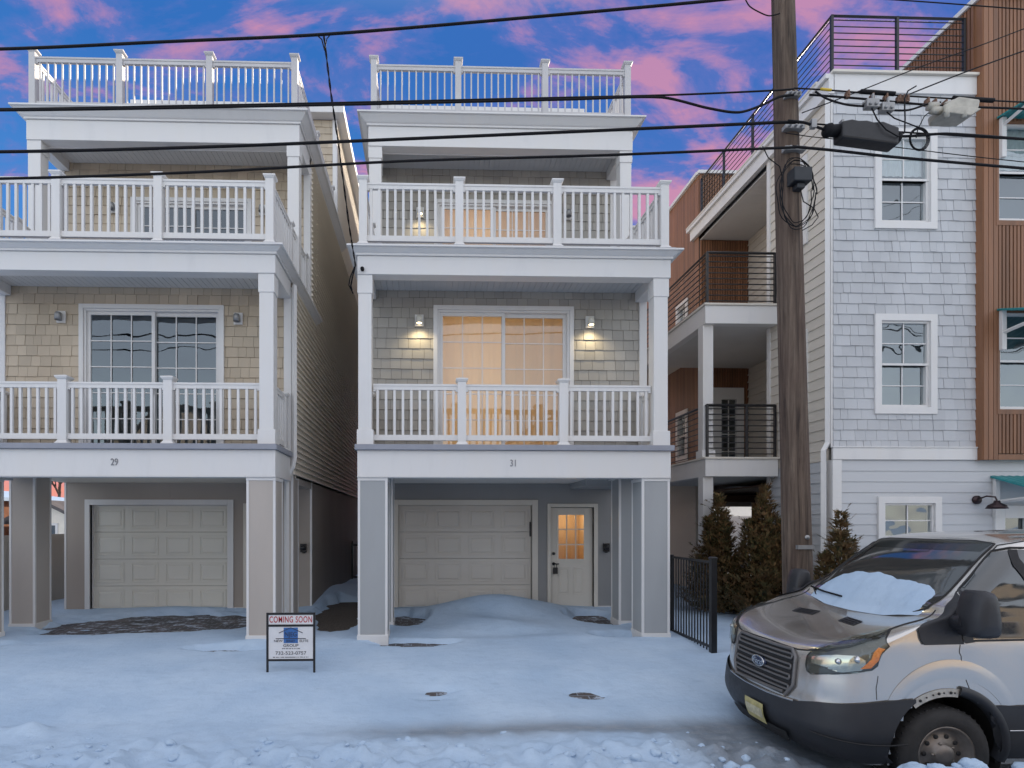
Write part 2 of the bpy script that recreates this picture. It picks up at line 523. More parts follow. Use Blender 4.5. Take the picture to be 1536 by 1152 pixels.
# ------------------------------------------------------------------ shore houses
POST = lambda b, t, w: [(w + .028, b), (w + .028, b + .02), (w + .004, b + .055), (w, b + .06), (w, t - .085), (w + .012, t - .075), (w + .030, t - .05),
                        (w + .030, t - .03), (.012, t)]
def rail_panel(a, b, zt, zb, parent, sp=.128, bw=.019, t=.03, mat=WHITE):
    mb = MB()
    (x0, y0), (x1, y1) = a, b
    alongx = abs(x1 - x0) > abs(y1 - y0)
    L = abs(x1 - x0) if alongx else abs(y1 - y0)
    def bx(s0, s1, h, z0, z1):
        if alongx: mb.box(min(x0, x1) + s0, min(x0, x1) + s1, y0 - h, y0 + h, z0, z1)
        else: mb.box(x0 - h, x0 + h, min(y0, y1) + s0, min(y0, y1) + s1, z0, z1)
    bx(0, L, t + .006, zt - .03, zt)
    bx(0, L, t - .004, zt - .09, zt - .03)
    bx(0, L, t - .002, zb, zb + .085)
    n = max(1, round(L / sp))
    for i in range(n):
        s = (i + .5) * L / n
        bx(s - bw, s + bw, bw, zb + .085, zt - .09)
    # corner brackets under the rails as in moulded kits
    for s, sg in ((0, 1), (L, -1)):
        bx(min(s, s + sg * .035), max(s, s + sg * .035), t - .006, zt - .115, zt - .09)
    return mb.build('rail_panel', mat, parent)

def sliding_door(H, x0, x1, z0, z1, Y, lit, mats, cols=3, rows=5):
    """casing x0..x1, z0..z1 on wall plane Y"""
    c = MB(); w = .075
    mp = FX(Y)
    holed(c, mp, x0, x1, z0, z1, [(x0 + w, x1 - w, z0 - 1, z1 - w)], -.10, .045)
    holed(c, mp, x0 + w, x1 - w, z0, z1 - w, [(x0 + w + .035, x1 - w - .035, z0 + .04, z1 - w - .035)], -.11, .018)
    d = c.build('sliding_door', WHITE, H, bevel=.004)
    xm = (x0 + x1) / 2
    for k, (a, b, dd) in enumerate(((x0 + w + .035, xm + .03, -.02), (xm - .03, x1 - w - .035, -.065))):
        s = MB(); fw = .055 if k == 0 else .06
        za, zb = z0 + .04, z1 - w - .035
        holed(s, mp, a, b, za, zb, [(a + fw, b - fw, za + .09, zb - fw)], dd - .035, dd)
        for i in range(1, cols):
            u = a + fw + (b - a - 2 * fw) * i / cols
            s.box(u - .009, u + .009, Y - dd + .004, Y - dd + .012, za + .09, zb - fw)
        for i in range(1, rows):
            v = za + .09 + (zb - fw - za - .09) * i / rows
            s.box(a + fw, b - fw, Y - dd + .0055, Y - dd + .0135, v - .009, v + .009)
        s.build('sash', WHITE, d)
        p = MB(); p.quad(mp(a + fw, za + .09, dd - .02), mp(b - fw, za + .09, dd - .02), mp(b - fw, zb - fw, dd - .02), mp(a + fw, zb - fw, dd - .02))
        p.build('pane', GLASS_S if (lit and k == 1) else mats, d)
    h = MB(); h.lathe((xm + .0, Y - .0, z0 + 1.05), [(.0, -.05), (.022, -.05), (.022, -.0), (0, 0)], 'y', 14)
    h.box(xm - .014, xm + .014, Y - .045, Y + .015, z0 + .98, z0 + 1.14); h.build('handle', BLACK, d)
    return d

CURT = None
def curtain(H, x0, x1, y, z0, z1):
    global CURT
    if CURT is None:
        CURT, nt, out = new_mat('sheer_curtain')
        a = node(nt, 'ShaderNodeBsdfTranslucent'); b = node(nt, 'ShaderNodeBsdfDiffuse')
        f = noisen(nt, objvec(nt, (2.5, 1, .15)), 1.2, 2)
        c = mixc(nt, maprange(nt, f, .3, .7, 0, 1), (.68, .60, .44), (.75, .67, .51))
        nt.links.new(c, a.inputs[0]); nt.links.new(c, b.inputs[0])
        m = node(nt, 'ShaderNodeMixShader'); m.inputs[0].default_value = .35
        nt.links.new(a.outputs[0], m.inputs[1]); nt.links.new(b.outputs[0], m.inputs[2]); nt.links.new(m.outputs[0], out.inputs[0])
    mb = MB(); n = 60; vs = []
    for i in range(n + 1):
        u = x0 + (x1 - x0) * i / n; e = .012 * math.sin(i * .9) + .006 * math.sin(i * 2.1)
        vs += [(u, y + e, z0), (u, y + e, z1)]
    mb.add(vs, [(2 * i, 2 * i + 2, 2 * i + 3, 2 * i + 1) for i in range(n)], 0, True)
    return mb.build('curtain', CURT, H, flip=False)

def room(H, x0, x1, y0, y1, z0, z1, mat, name='interior'):
    mb = MB()
    mb.quad((x0, y1, z0), (x1, y1, z0), (x1, y1, z1), (x0, y1, z1))
    mb.quad((x0, y0, z0), (x0, y1, z0), (x0, y1, z1), (x0, y0, z1))
    mb.quad((x1, y0, z0), (x1, y1, z0), (x1, y1, z1), (x1, y0, z1))
    mb.quad((x0, y0, z0), (x1, y0, z0), (x1, y1, z0), (x0, y1, z0))
    mb.quad((x0, y0, z1), (x1, y0, z1), (x1, y1, z1), (x0, y1, z1))
    return mb.build(name, mat, H, flip=False)

def sconce(H, x, z, Y, lit, en=15):
    p = MB()
    p.box(x - .075, x + .075, Y - .045, Y - .02, z - .10, z + .10)
    p.box(x - .02, x + .02, Y - .12, Y - .045, z + .03, z + .06, 1)
    s = p.build('wall_sconce', [WHITE, GALV], H, bevel=.004)
    g = MB()
    g.lathe((x, Y - .115, z - .075), [(.0, .125), (.042, .125), (.05, .10), (.058, 0), (.052, .0), (.046, .10), (0, .105)], 'z', 18)
    g.build('lamp_shade', GALV if not lit else FROST, s)
    if lit:
        b = MB(); b.lathe((x, Y - .115, z - .085), [(0, 0), (.036, .01), (.044, .05), (.036, .08), (0, .085)], 'z', 16)
        b.build('bulb', BULB, s)
        add_light('sconce_light', (x, Y - .16, z - .10), en, (1, .80, .46), s, .035, True)
    return s

def soffit(H, x0, x1, y0, y1, z, mat, pitch=.10):
    mb = MB(); x = x0; i = 0
    while x < x1 - .001:
        b = min(x1, x + pitch)
        mb.box(x + .003, b - .003, y0, y1, z, z + .012)
        x += pitch
    mb.box(x0, x1, y0, y1, z + .016, z + .03)
    n = max(2, int((x1 - x0) / .13))
    return mb.build('soffit', mat, H)

def build_house(dx, dy, P):
    X0, X1 = -1.07 + dx, 3.82 + dx
    rg = random.Random(P['seed'])
    H = thing(P['name'], P['label'], 'house', ((X0 + X1) / 2, 8.8, .08))
    SH, BK, PAN, PAND, VIN = P['mats']
    x = lambda v: v + dx
    # ---------- carport: front beam, side beams, ceiling
    mb = MB(); mb.box(X0, X1, 8.8, 9.02, 2.612, 3.02)
    mb.box(X0, X0 + .22, 9.02, 9.83, 2.612, 3.018); mb.box(X1 - .22, X1, 9.02, 9.83, 2.612, 3.018)
    mb.box(X0 - .006, X1 + .006, 8.79, 9.03, 2.598, 2.612)
    mb.build('beam', WHITE, H, bevel=.006)
    mb = MB(); mb.box(X0 - .035, X1 + .035, 8.735, 9.83, 3.021, 3.105); mb.build('balcony_deck', DECK, H, bevel=.006)
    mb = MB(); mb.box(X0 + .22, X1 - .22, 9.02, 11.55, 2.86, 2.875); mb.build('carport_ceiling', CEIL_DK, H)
    num = P['num']
    text_obj(num, .150, (x(P['numx']), 8.795, 2.82), NUMB, H, 'house_number', xs=.78, extr=.004)
    # ---------- carport columns
    def column(cx0, cx1, cy0, cy1, zt):
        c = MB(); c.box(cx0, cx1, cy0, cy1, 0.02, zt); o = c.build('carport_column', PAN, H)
        for (a, b) in ((cx0, cy0), (cx1, cy0), (cx0, cy1), (cx1, cy1)):
            sx = 1 if a == cx0 else -1; sy = 1 if b == cy0 else -1
            t = MB(); t.box(a - sx * .008, a + sx * .030, b - sy * .008, b + sy * .030, .16, zt - .002)
            t.build('corner_trim', WHITE, o, bevel=.003)
        t = MB()
        t.box(cx0 - .02, cx1 + .02, cy0 - .02, cy1 + .02, -.05, .165); t.build('plinth', WHITE, o, bevel=.006)
        t = MB(); t.box(cx0 - .012, cx1 + .012, cy0 - .012, cy1 + .012, zt - .05, zt - .001); t.build('capital', WHITE, o, bevel=.004)
    column(X0 + .012, X0 + .455, 8.83, 9.27, 2.60)
    column(X1 - .44, X1 - .012, 8.83, 9.27, 2.60)
    column(X0 + .05, X0 + .47, 9.98, 10.40, 2.85)
    column(X1 - .41, X1 - .01, 9.98, 10.40, 2.85)
    # ---------- garage wall with its door openings
    gx0, gx1, ex0, ex1 = x(-.575), x(2.146), x(2.53), x(3.416)
    w = MB(); Yg = 11.55
    holed(w, FX(Yg), X0, X1, 0, 2.86, [(gx0, gx1, -1, 2.257), (ex0, ex1, -1, 2.217)], -.12, 0)
    w.box(x(.99), x(1.0), Yg - .004, Yg, 2.38, 2.86)
    w.box(X1 - .12, X1, Yg + .12, 24, 0, 2.75)
    w.box(X0, X0 + .12, Yg + .12, 24, 0, 2.75)
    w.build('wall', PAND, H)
    t = MB()
    t.box(ex1 + .09, X1 - .002, Yg - .02, Yg, .0, .20); t.build('skirting', WHITE, H); t = MB(); t.box(X1 - .03, X1 + .008, Yg - .009, Yg + .03, 0, 2.75)
    t.build('corner_trim', WHITE, H); t = MB()
    t.box(X0 - .008, X0 + .03, Yg - .009, Yg + .03, 0, 2.75); t.build('corner_trim', WHITE, H); t = MB()
    t.box(gx1 + .125, ex0 - .07, Yg - .02, Yg, 0, .2); t.build('skirting', WHITE, H)
    # garage door
    g = MB(); zt = 2.257; mp = FX(Yg + .11)
    secs = 4; sh = (zt - .08) / secs
    for i in range(secs):
        z0 = .08 + i * sh
        g.box(gx0, gx1, Yg + .11, Yg + .15, z0 + .003, z0 + sh - .003)
        pw = (gx1 - gx0) / 4
        for j in range(4):
            u0, u1 = gx0 + j * pw + .10, gx0 + (j + 1) * pw - .10
            v0, v1 = z0 + .10, z0 + sh - .10
            # sunk moulding then raised field
            for (a, b, c, d) in ((u0 - .03, u1 + .03, v1, v1 + .03), (u0 - .03, u1 + .03, v0 - .03, v0), (u0 - .03, u0, v0, v1), (u1, u1 + .03, v0, v1)):
                g.box(a, b, Yg + .099, Yg + .1098, c, d)
            g.frustum(mp, u0 + .015, u1 - .015, v0 + .015, v1 - .015, .0005, .03, .012)
    gd = g.build('garage_door', P['garage'], H, bevel=.003)
    c = MB()
    holed(c, FX(Yg), gx0 - .095, gx1 + .12, 0, zt + .11, [(gx0, gx1, -1, zt)], -.11, .03)
    c.box(gx0, gx0 + .012, Yg + .06, Yg + .109, .05, zt); c.box(gx1 - .012, gx1, Yg + .06, Yg + .109, .05, zt); c.box(gx0 + .012, gx1 - .012, Yg + .06, Yg + .109, zt - .012, zt)
    c.build('casing', CREAM if P['lit'] else WHITE, gd, bevel=.004)
    if P['lit']:
        k = MB(); k.box(gx1 - .035, gx1 - .013, Yg + .04, Yg + .1, 1.62, 1.92); k.build('keypad', IRON, gd)
    # entry door
    e = MB(); mp = FX(Yg + .05)
    lx0, lx1, lz0, lz1 = x(2.68), x(3.243), 1.14, 2.081
    holed(e, mp, ex0 + .01, ex1 - .01, .18, 2.21, [(lx0, lx1, lz0, lz1)], -.045, 0)
    for a, b in ((x(2.70), x(2.93)), (x(3.01), x(3.23))):
        for (p, q, r, s) in ((a, b, .96, .985), (a, b, .43, .455), (a, a + .025, .455, .96), (b - .025, b, .455, .96)):
            e.box(p, q, Yg + .04, Yg + .0498, r, s)
        e.frustum(mp, a + .035, b - .035, .465, .95, .0005, .025, .009)
    ed = e.build('entry_door', CREAM, H, bevel=.003)
    c = MB(); holed(c, FX(Yg), ex0 - .07, ex1 + .08, .0, 2.29, [(ex0, ex1, -1, 2.217)], -.10, .03); c.build('casing', CREAM, ed, bevel=.004)
    mbk = MB(); holed(mbk, mp, lx0 - .02, lx1 + .02, lz0 - .02, lz1 + .02, [(lx0 + .02, lx1 - .02, lz0 + .02, lz1 - .02)], -.001, .012)
    for i in (1, 2):
        u = lx0 + (lx1 - lx0) * i / 3; mbk.box(u - .012, u + .012, Yg + .04, Yg + .052, lz0, lz1)
        v = lz0 + (lz1 - lz0) * i / 3; mbk.box(lx0, lx1, Yg + .0415, Yg + .0535, v - .012, v + .012)
    mbk.build('window_grid', P['doorgrid'], ed)
    p = MB(); p.quad(mp(lx0, lz0, -.02), mp(lx1, lz0, -.02), mp(lx1, lz1, -.02), mp(lx0, lz1, -.02)); p.build('pane', GLASS_L if P['lit'] else GLASS, ed)
    room(H, lx0 - .1, lx1 + .1, Yg + .10, Yg + .9, lz0 - .1, lz1 + .1, ROOM_WARM if P['lit'] else ROOM_DARK)
    if P['lit']: add_light('hall_light', ((lx0 + lx1) / 2, Yg + .45, lz1 - .1), 4.6, (1, .80, .52), H, .08)
    k = MB(); k.lathe((x(2.60), Yg + .05, 1.27), [(0, -.03), (.028, -.03), (.03, 0), (0, 0)], 'y', 16)
    k.lathe((x(2.60), Yg + .05, 1.06), [(0, -.05), (.014, -.05), (.014, -.012), (.032, -.01), (.032, 0), (0, 0)], 'y', 16)
    k.box(x(2.595), x(2.70), Yg - .012, Yg + .004, 1.05, 1.07); k.build('door_handle', BLACK, ed)
    # meter box and duct
    k = MB(); mz = 1.40
    k.box(x(3.605), x(3.725), Yg - .07, Yg, mz - .09, mz + .08); k.lathe((x(3.665), Yg - .07, mz), [(.052, 0), (.05, -.03), (.03, -.045), (0, -.046)], 'y', 18, 1)
    k.box(x(3.64), x(3.69), Yg - .05, Yg, mz - .11, mz - .09)
    k.build('electric_meter', [IRON, BLACK], H, bevel=.006)
    dd = MB(); a, b = (x(2.93), x(3.90 - .08)); dd.box(a, b, 10.42, 11.54, 2.60, 2.855); dd.box(a, a + .03, 10.41, 10.42, 2.57, 2.855); dd.box(a, b, 10.405, 11.54, 2.585, 2.6)
    dd.box(x(3.35), b, 10.2, 10.41, 2.67, 2.86, 1)
    dd.build('ceiling_duct', [PAN, WHITE], H)
    # ---------- second floor
    Y2 = 9.83; sd = P['s2']
    d2 = (x(sd[0]), x(sd[1]), 3.105, sd[2])
    hole = (d2[0] + .05, d2[1] - .05, 2.9, d2[3] - .05)
    w = MB(); holed(w, FX(Y2), X0, X1, 3.10, 6.02, [hole], -.12, 0, 1)
    shingles(w, FX(Y2), X0 + .10, X1 - .12, 3.11, 5.96, [(d2[0] + .02, d2[1] - .02, 3, d2[3] - .02)], rg=rg)
    w.build('wall', [SH, BK], H)
    t = MB(); t.box(X0 - .012, X0 + .10, Y2 - .035, Y2 + .10, 3.106, 5.93); t.build('corner_board', WHITE, H, bevel=.004); t = MB(); t.box(X1 - .12, X1 + .012, Y2 - .035, Y2 + .10, 2.70, 5.93); t.build('corner_board', WHITE, H, bevel=.004)
    sliding_door(H, *d2, Y2, P['lit'], GLASS_L if P['lit'] else GLASS)
    room(H, d2[0] - .5, d2[1] + .5, Y2 + .125, Y2 + 2.6, 3.10, 5.80, ROOM_WARM if P['lit'] else ROOM_DARK)
    if P['lit']:
        curtain(H, d2[0], d2[1], Y2 + .30, 3.11, 5.78); add_light('room_light', ((d2[0] + d2[1]) / 2, Y2 + 2.2, 4.5), 54, (1, .83, .56), H, .5)
    for sx in P['sc2']: sconce(H, x(sx), 5.375, Y2 - .02, P['lit'])
    # balcony front columns
    for a, b in ((X0 + .01, X0 + .215), (X1 - .255, X1 - .035)):
        c = MB(); c.box(a, b, 8.83, 9.05, 3.106, 5.735)
        c.box(a - .02, b + .03, 8.81, 9.07, 3.106, 3.34); c.box(a - .012, b + .015, 8.818, 9.062, 5.45, 5.735)
        c.build('porch_column', WHITE, H, bevel=.005)
    rl = part_empty('balcony_railing', H)
    ps = [x(.55), x(2.15)]
    for px in ps:
        c = MB(); c.stack(px, 8.94, POST(3.106, 4.185, .066)); c.build('post', WHITE, rl)
    xa, xb = X0 + .235, X1 - .275
    for a, b in ((xa, ps[0] - .066), (ps[0] + .066, ps[1] - .066), (ps[1] + .066, xb)):
        rail_panel((a, 8.94), (b, 8.94), 4.07, 3.19, rl)
    for sx in (X0 + .10, X1 - .10):
        c = MB(); c.stack(sx, Y2 - .10, POST(3.106, 4.13, .05)); c.build('post', WHITE, rl)
        rail_panel((sx, 9.08), (sx, Y2 - .15), 4.07, 3.19, rl)
    # ---------- beam over the balcony, crown and third-floor deck
    mb = MB(); mb.box(X0, X1, 8.8, 9.02, 5.735, 6.02)
    for a, b in ((X0, X0 + .2), (X1 - .2, X1)): mb.box(a, b, 9.02, Y2 - .03, 5.735, 6.018)
    mb.build('beam', WHITE, H, bevel=.006)
    soffit(H, X0 + .2, X1 - .2, 9.02, Y2 - .021, 5.90, SOFFIT_G if P['lit'] else SOFFIT)
    def crown(zb, zt, yf, yend, proj, parent):
        c = MB()
        prof = [(0, zb), (.028, zb), (.028, zb + .03), (.055, zb + .045), (proj - .04, zt - .035), (proj - .04, zt - .028), (proj, zt - .026), (proj, zt)]
        path = lambda p: [(X0 - p, yend), (X0 - p, yf - p), (X1 + p, yf - p), (X1 + p, yend)]
        vs, fs = [], []
        for p, z in prof:
            vs += [(a, b, z) for a, b in path(p)]
        for i in range(len(prof) - 1):
            for k in range(3):
                fs.append((i * 4 + k, i * 4 + k + 1, (i + 1) * 4 + k + 1, (i + 1) * 4 + k))
        n = (len(prof) - 1) * 4
        fs.append((n, n + 1, n + 2, n + 3))
        c.add(vs, fs)
        pr = [(p, z) for p, z in prof]
        for sgn, xx in ((-1, X0), (1, X1)):
            c.add([(xx + sgn * p, yend, z) for p, z in pr] + [(xx, yend, zt)], [tuple(range(len(pr) + 1))])
        return c.build('cornice', WHITE, parent, flip=True)
    crown(6.02, 6.135, 8.8, 12.0, .145, H)
    mb = MB(); mb.box(X0 - .05, X1 + .05, 8.73, 11.4, 6.137, 6.18); mb.build('balcony_deck', DECK, H, bevel=.005)
    # side skirts under the cornice behind wall two
    rl = part_empty('balcony_railing', H)
    ps = [X0 + .085, x(.505), x(2.035), X1 - .09]
    for px in ps:
        c = MB(); c.stack(px, 8.86, POST(6.18, 7.275, .062)); c.build('post', WHITE, rl)
    for a, b in zip(ps, ps[1:]): rail_panel((a + .062, 8.86), (b - .062, 8.86), 7.165, 6.265, rl)
    for sx in (ps[0], ps[3]):
        for py in (10.1, 11.28):
            c = MB(); c.stack(sx, py, POST(6.18, 7.22, .05)); c.build('post', WHITE, rl)
        rail_panel((sx, 8.92), (sx, 10.05), 7.165, 6.265, rl); rail_panel((sx, 10.15), (sx, 11.23), 7.165, 6.265, rl)
    # ---------- third floor
    Y3 = 11.4; sd = P['s3']
    d3 = (x(sd[0]), x(sd[1]), 6.18, sd[2])
    w = MB(); holed(w, FX(Y3), X0, X1, 6.18, 9.10, [(d3[0] + .05, d3[1] - .05, 5, d3[3] - .05)], -.12, 0, 1)
    shingles(w, FX(Y3), X0 + .10, X1 - .12, 6.18, 9.03, [(d3[0] + .02, d3[1] - .02, 3, d3[3] - .02)], rg=rg)
    w.build('wall', [SH, BK], H)
    t = MB(); t.box(X0 - .012, X0 + .10, Y3 - .035, Y3 + .10, 6.0, 9.0); t.build('corner_board', WHITE, H, bevel=.004); t = MB(); t.box(X1 - .12, X1 + .012, Y3 - .035, Y3 + .10, 6.0, 9.0); t.build('corner_board', WHITE, H, bevel=.004)
    sliding_door(H, *d3, Y3, P['lit'], GLASS_L if P['lit'] else GLASS)
    room(H, d3[0] - .5, d3[1] + .5, Y3 + .125, Y3 + 2.4, 6.17, 8.7, ROOM_WARM if P['lit'] else ROOM_DARK)
    if P['lit']: curtain(H, d3[0], d3[1], Y3 + .30, 6.19, 8.68); add_light('room_light', ((d3[0] + d3[1]) / 2, Y3 + 2.0, 7.6), 50, (1, .80, .52), H, .5)
    for i, sx in enumerate(P['sc3']): sconce(H, x(sx), 8.09, Y3 - .02, P['lit'] and i == 0, 10)
    for a, b in ((X0 + .01, X0 + .235), (X1 - .225, X1 - .015)):
        c = MB(); c.box(a, b, 10.48, 10.70, 6.181, 8.81)
        c.box(a - .012, b + .015, 10.468, 10.712, 8.60, 8.81); c.box(a - .02, b + .02, 10.46, 10.72, 6.181, 6.42); c.build('porch_column', WHITE, H, bevel=.005)
    mb = MB(); mb.box(X0, X1, 10.45, 10.67, 8.81, 9.17)
    for a, b in ((X0, X0 + .2), (X1 - .2, X1)): mb.box(a, b, 10.67, Y3 - .03, 8.81, 9.168)
    mb.box(X0 + .2, X1 - .2, 10.66, 10.68, 8.80, 8.83)
    mb.build('beam', WHITE, H, bevel=.006)
    soffit(H, X0 + .2, X1 - .2, 10.68, Y3 - .021, 8.98, SOFFIT_G if P['lit'] else SOFFIT)
    crown(9.17, 9.335, 10.45, 15.4, .185, H)
    mb = MB(); mb.box(X0 - .06, X1 + .06, 10.37, 14.7, 9.337, 9.375); mb.build('roof_deck', DECK, H)
    rl = part_empty('roof_railing', H)
    ps = [X0 + .10, x(.58), x(2.19), X1 - .09]
    for px in ps:
        c = MB(); c.stack(px, 10.50, POST(9.375, 10.475, .055)); c.build('post', RAIL_BACKLIT, rl)
    for a, b in zip(ps, ps[1:]): rail_panel((a + .055, 10.50), (b - .055, 10.50), 10.32, 9.43, rl, bw=.013, mat=RAIL_BACKLIT)
    for sx in (ps[0], ps[3]):
        for py in (12.5, 14.5):
            c = MB(); c.stack(sx, py, POST(9.375, 10.45, .05)); c.build('post', RAIL_BACKLIT, rl)
        rail_panel((sx, 10.56), (sx, 12.45), 10.32, 9.43, rl); rail_panel((sx, 12.55), (sx, 14.45), 10.32, 9.43, rl)
    # ---------- side walls, stair house and roof
    w = MB()
    for mp in (SR(X1), SL(X0)):
        laps(w, mp, Y2 + .10, 24, 2.74, 6.02, .107, out=.046)
        laps(w, mp, 12.0, 24, 6.02, 9.20, .107, out=.046)
        laps(w, mp, Y3 + .10, 12.0, 6.14, 9.17, .107, out=.046)
        laps(w, mp, 15.4, 24, 9.20, 9.34, .107); laps(w, mp, 14.85, 24, 9.34, 12.30, .107)
    w.box(X0, X1, Y2 + .3, 24, 2.70, 2.735)
    w.box(X0 + .002, X1 - .002, 23.9, 24, .1, 12.3)
    w.build('side_wall', VIN, H)
    w = MB()
    for xx in (X0 + .002, X1 - .012):
        w.box(xx, xx + .01, Y2 + .12, 24, 2.75, 6.1); w.box(xx, xx + .01, Y3 + .12, 24, 6.1, 9.2); w.box(xx, xx + .01, 14.75, 24, 9.2, 12.3)
    w.build('wall_backing', BK, H)
    Yb = 14.75
    w = MB(); w.box(X0, X1, Yb, Yb + .1, 9.3, 12.3, 1); shingles(w, FX(Yb), X0 + .1, X1 - .1, 9.38, 12.28, [], rg=rg)
    w.build('wall', [SH, BK], H)
    t = MB(); t.box(X0 - .01, X0 + .1, Yb - .03, Yb + .1, 9.36, 12.28); t.build('corner_board', WHITE, H); t = MB(); t.box(X1 - .1, X1 + .01, Yb - .03, Yb + .1, 9.36, 12.28); t.build('corner_board', WHITE, H)
    t = MB(); t.box(X0 - .22, X1 + .22, Yb - .28, 24.2, 12.30, 12.52); t.build('roof', WHITE, H, bevel=.01)
    if P['spout']:
        s = MB(); px, py = X1 + .07, 9.76
        s.tube([(px, py, 5.95), (px, py, 3.0), (px - .03, py, 2.85), (px - .13, py + .0, 2.70), (px - .13, py + .0, .2)], .042, 4, smooth=False)
        s.build('downspout', WHITE, H)
    return H

house31 = build_house(0, 0, dict(seed=31, name='row_house', label='grey shingled three storey house with lit orange sliding doors, number 31 over its carport',
    num='31', numx=1.345, lit=True, mats=(GREY_SH, GREY_BK, GREY_PANEL, GREY_DARK, VINYL_BOUNCE), garage=M('garage_door_taupe', (.64, .60, .54), .5, var=.05, scale=2, bump=.1, bscale=120, stretch=(.15, 1, 1)),
    doorgrid=CREAM, s2=(.113, 2.55, 5.65), s3=(.145, 2.578, 8.375), sc2=(-.13, 2.825), sc3=(-.13, 2.83), spout=False))
house29 = build_house(-6.145, 0, dict(seed=29, name='row_house', label='tan shingled three storey house with dark sliding doors, number 29 over its carport',
    num='29', numx=1.39, lit=False, mats=(TAN_SH, TAN_BK, TAN_PANEL, TAN_DARK, VINYL_TAN), garage=M('garage_door_ivory', (.66, .64, .57), .5, var=.05, scale=2, bump=.1, bscale=120, stretch=(.15, 1, 1)),
    doorgrid=WHITE, s2=(.255, 2.688, 5.61), s3=(.311, 2.674, 8.32), sc2=(-.025, 2.935), sc3=(0, 2.90), spout=True))

lb = MB(); lb.box(2.575, 2.665, 11.50, 11.545, .86, .99); lb.tube([(2.595, 11.52, .99), (2.595, 11.52, 1.05), (2.62, 11.52, 1.075), (2.645, 11.52, 1.05), (2.645, 11.52, .99)], .007, 6)
tag(lb.build('lockbox', IRON, bevel=.006), 'dark key lockbox hanging from the handle of the cream entry door', 'lockbox')

# ------------------------------------------------------------------ apartment building on the right
A = thing('apartment_building', 'pale shingled corner building with brown slatted bay, teal awnings and black cable rails', 'building', (8, 9.72, 0))
AX, AY, BX = 7.08, 9.72, 9.62
rgA = random.Random(5)
WIN = []      # (frame rect incl trim, glass rect)
up3 = (7.80, 8.908, 7.03, 8.77); up2 = (7.80, 8.908, 3.80, 5.54); lo1 = (7.86, 8.99, .95, 2.356)
w = MB(); holed(w, FX(AY), AX, BX + .2, 3.22, 9.40, [(a + .1, b - .1, c + .1, d - .1) for a, b, c, d in (up3, up2)], -.15, 0, 1)
shingles(w, FX(AY), AX + .0, BX + .05, 3.225, 9.39, [(a + .03, b - .03, c + .03, d - .03) for a, b, c, d in (up3, up2)], row=.1835, wmin=.12, wmax=.27, rg=rgA)
w.build('wall', [PALE_SH, PALE_BK], A)
w = MB(); dr = (9.98, 11.1, -1, 2.12)
holed(w, FX(AY), AX, 24, 0, 3.0, [(lo1[0] + .1, lo1[1] - .1, lo1[2] + .1, lo1[3] - .1), dr], -.15, 0)
laps(w, FX(AY), AX + .13, 24, .0, 2.99, .187, [(lo1[0] + .03, lo1[1] - .03, lo1[2] + .03, lo1[3] - .03), dr], out=.016)
w.build('wall', PALE_LAP, A)
t = MB(); t.box(AX - .03, 24, AY - .045, AY, 3.0, 3.205); t.box(AX - .045, 24, AY - .06, AY, 3.205, 3.225)
t.box(AX - .03, AX + .13, AY - .035, AY + .12, 0, 2.998)
t.build('belt_board', WHITE, A, bevel=.004)
t = MB(); t.box(AX - .02, BX, AY - .04, AY, 9.39, 9.70); t.box(AX - .06, BX, AY - .09, AY + .2, 9.70, 9.745, 1)
t.box(AX - .10, AX, AY - .04, 14.9, 9.36, 9.62); t.box(AX - .16, AX, AY - .04, 15.0, 9.62, 9.70); t.box(AX - .17, AX + .1, AY + .2, 15.0, 9.70, 9.745, 1)
t.build('roof_trim', [WHITE, CREAM], A, bevel=.005)
# left-hand walls
w = MB()
laps(w, SL(AX), AY + .10, 11.56, 3.0, 9.39, .187, [(10.35, 11.1, 7.1, 8.75), (10.35, 11.1, 3.85, 5.5)], out=.02)
w.box(AX + .002, AX + .15, AY + .15, 11.56, 0, 9.4)
w.build('side_wall', WARMLIT_LAP, A)
w = MB(); laps(w, SL(AX), AY + .10, 11.56, 0, 3.0, .187, out=.02); w.build('side_wall', PALE_LAP, A)
t = MB(); t.box(AX - .035, AX - .002, AY - .0, AY + .13, 3.225, 9.36); t.build('corner_board', WHITE, A); t = MB(); t.box(AX - .035, AX + .15, 11.50, 11.60, 0, 9.36); t.build('corner_board', WHITE, A)
w = MB()       # wall inside the balcony recess and the ground-floor wall far behind
laps(w, SL(8.35), 11.56, 14.55, 3.1, 9.25, .187, [(12.3, 13.4, 4.0, 5.6), (12.3, 13.4, 7.1, 8.7)], out=.02)
w.box(8.352, 8.5, 11.56, 14.55, 3, 9.4)
w.box(7.23, 8.5, 11.4, 11.56, 3.1, 9.36)
w.build('side_wall', WARMLIT_LAP, A)
w = MB(); laps(w, SL(7.0), 14.6, 22, 0, 3.0, .187, out=.02); w.box(7.002, 7.15, 14.6, 22, 0, 3.0); w.build('side_wall', WARMLIT_LAP, A)
def wood(mb, mp, u0, u1, v0, v1, holes=(), pitch=.066, gap=.022, out=.03):
    holed(mb, mp, u0, u1, v0, v1, holes, -.05, 0, 1)
    u = u0
    while u < u1 - .01:
        rs = [(u, min(u1, u + pitch - gap), v0, v1)]
        for h in holes: rs = rect_sub(rs, h)
        for a, b, c, d in rs: mb.prism([(a, c), (b, c), (b, d), (a, d)], mp, 0.0005, out)
        u += pitch
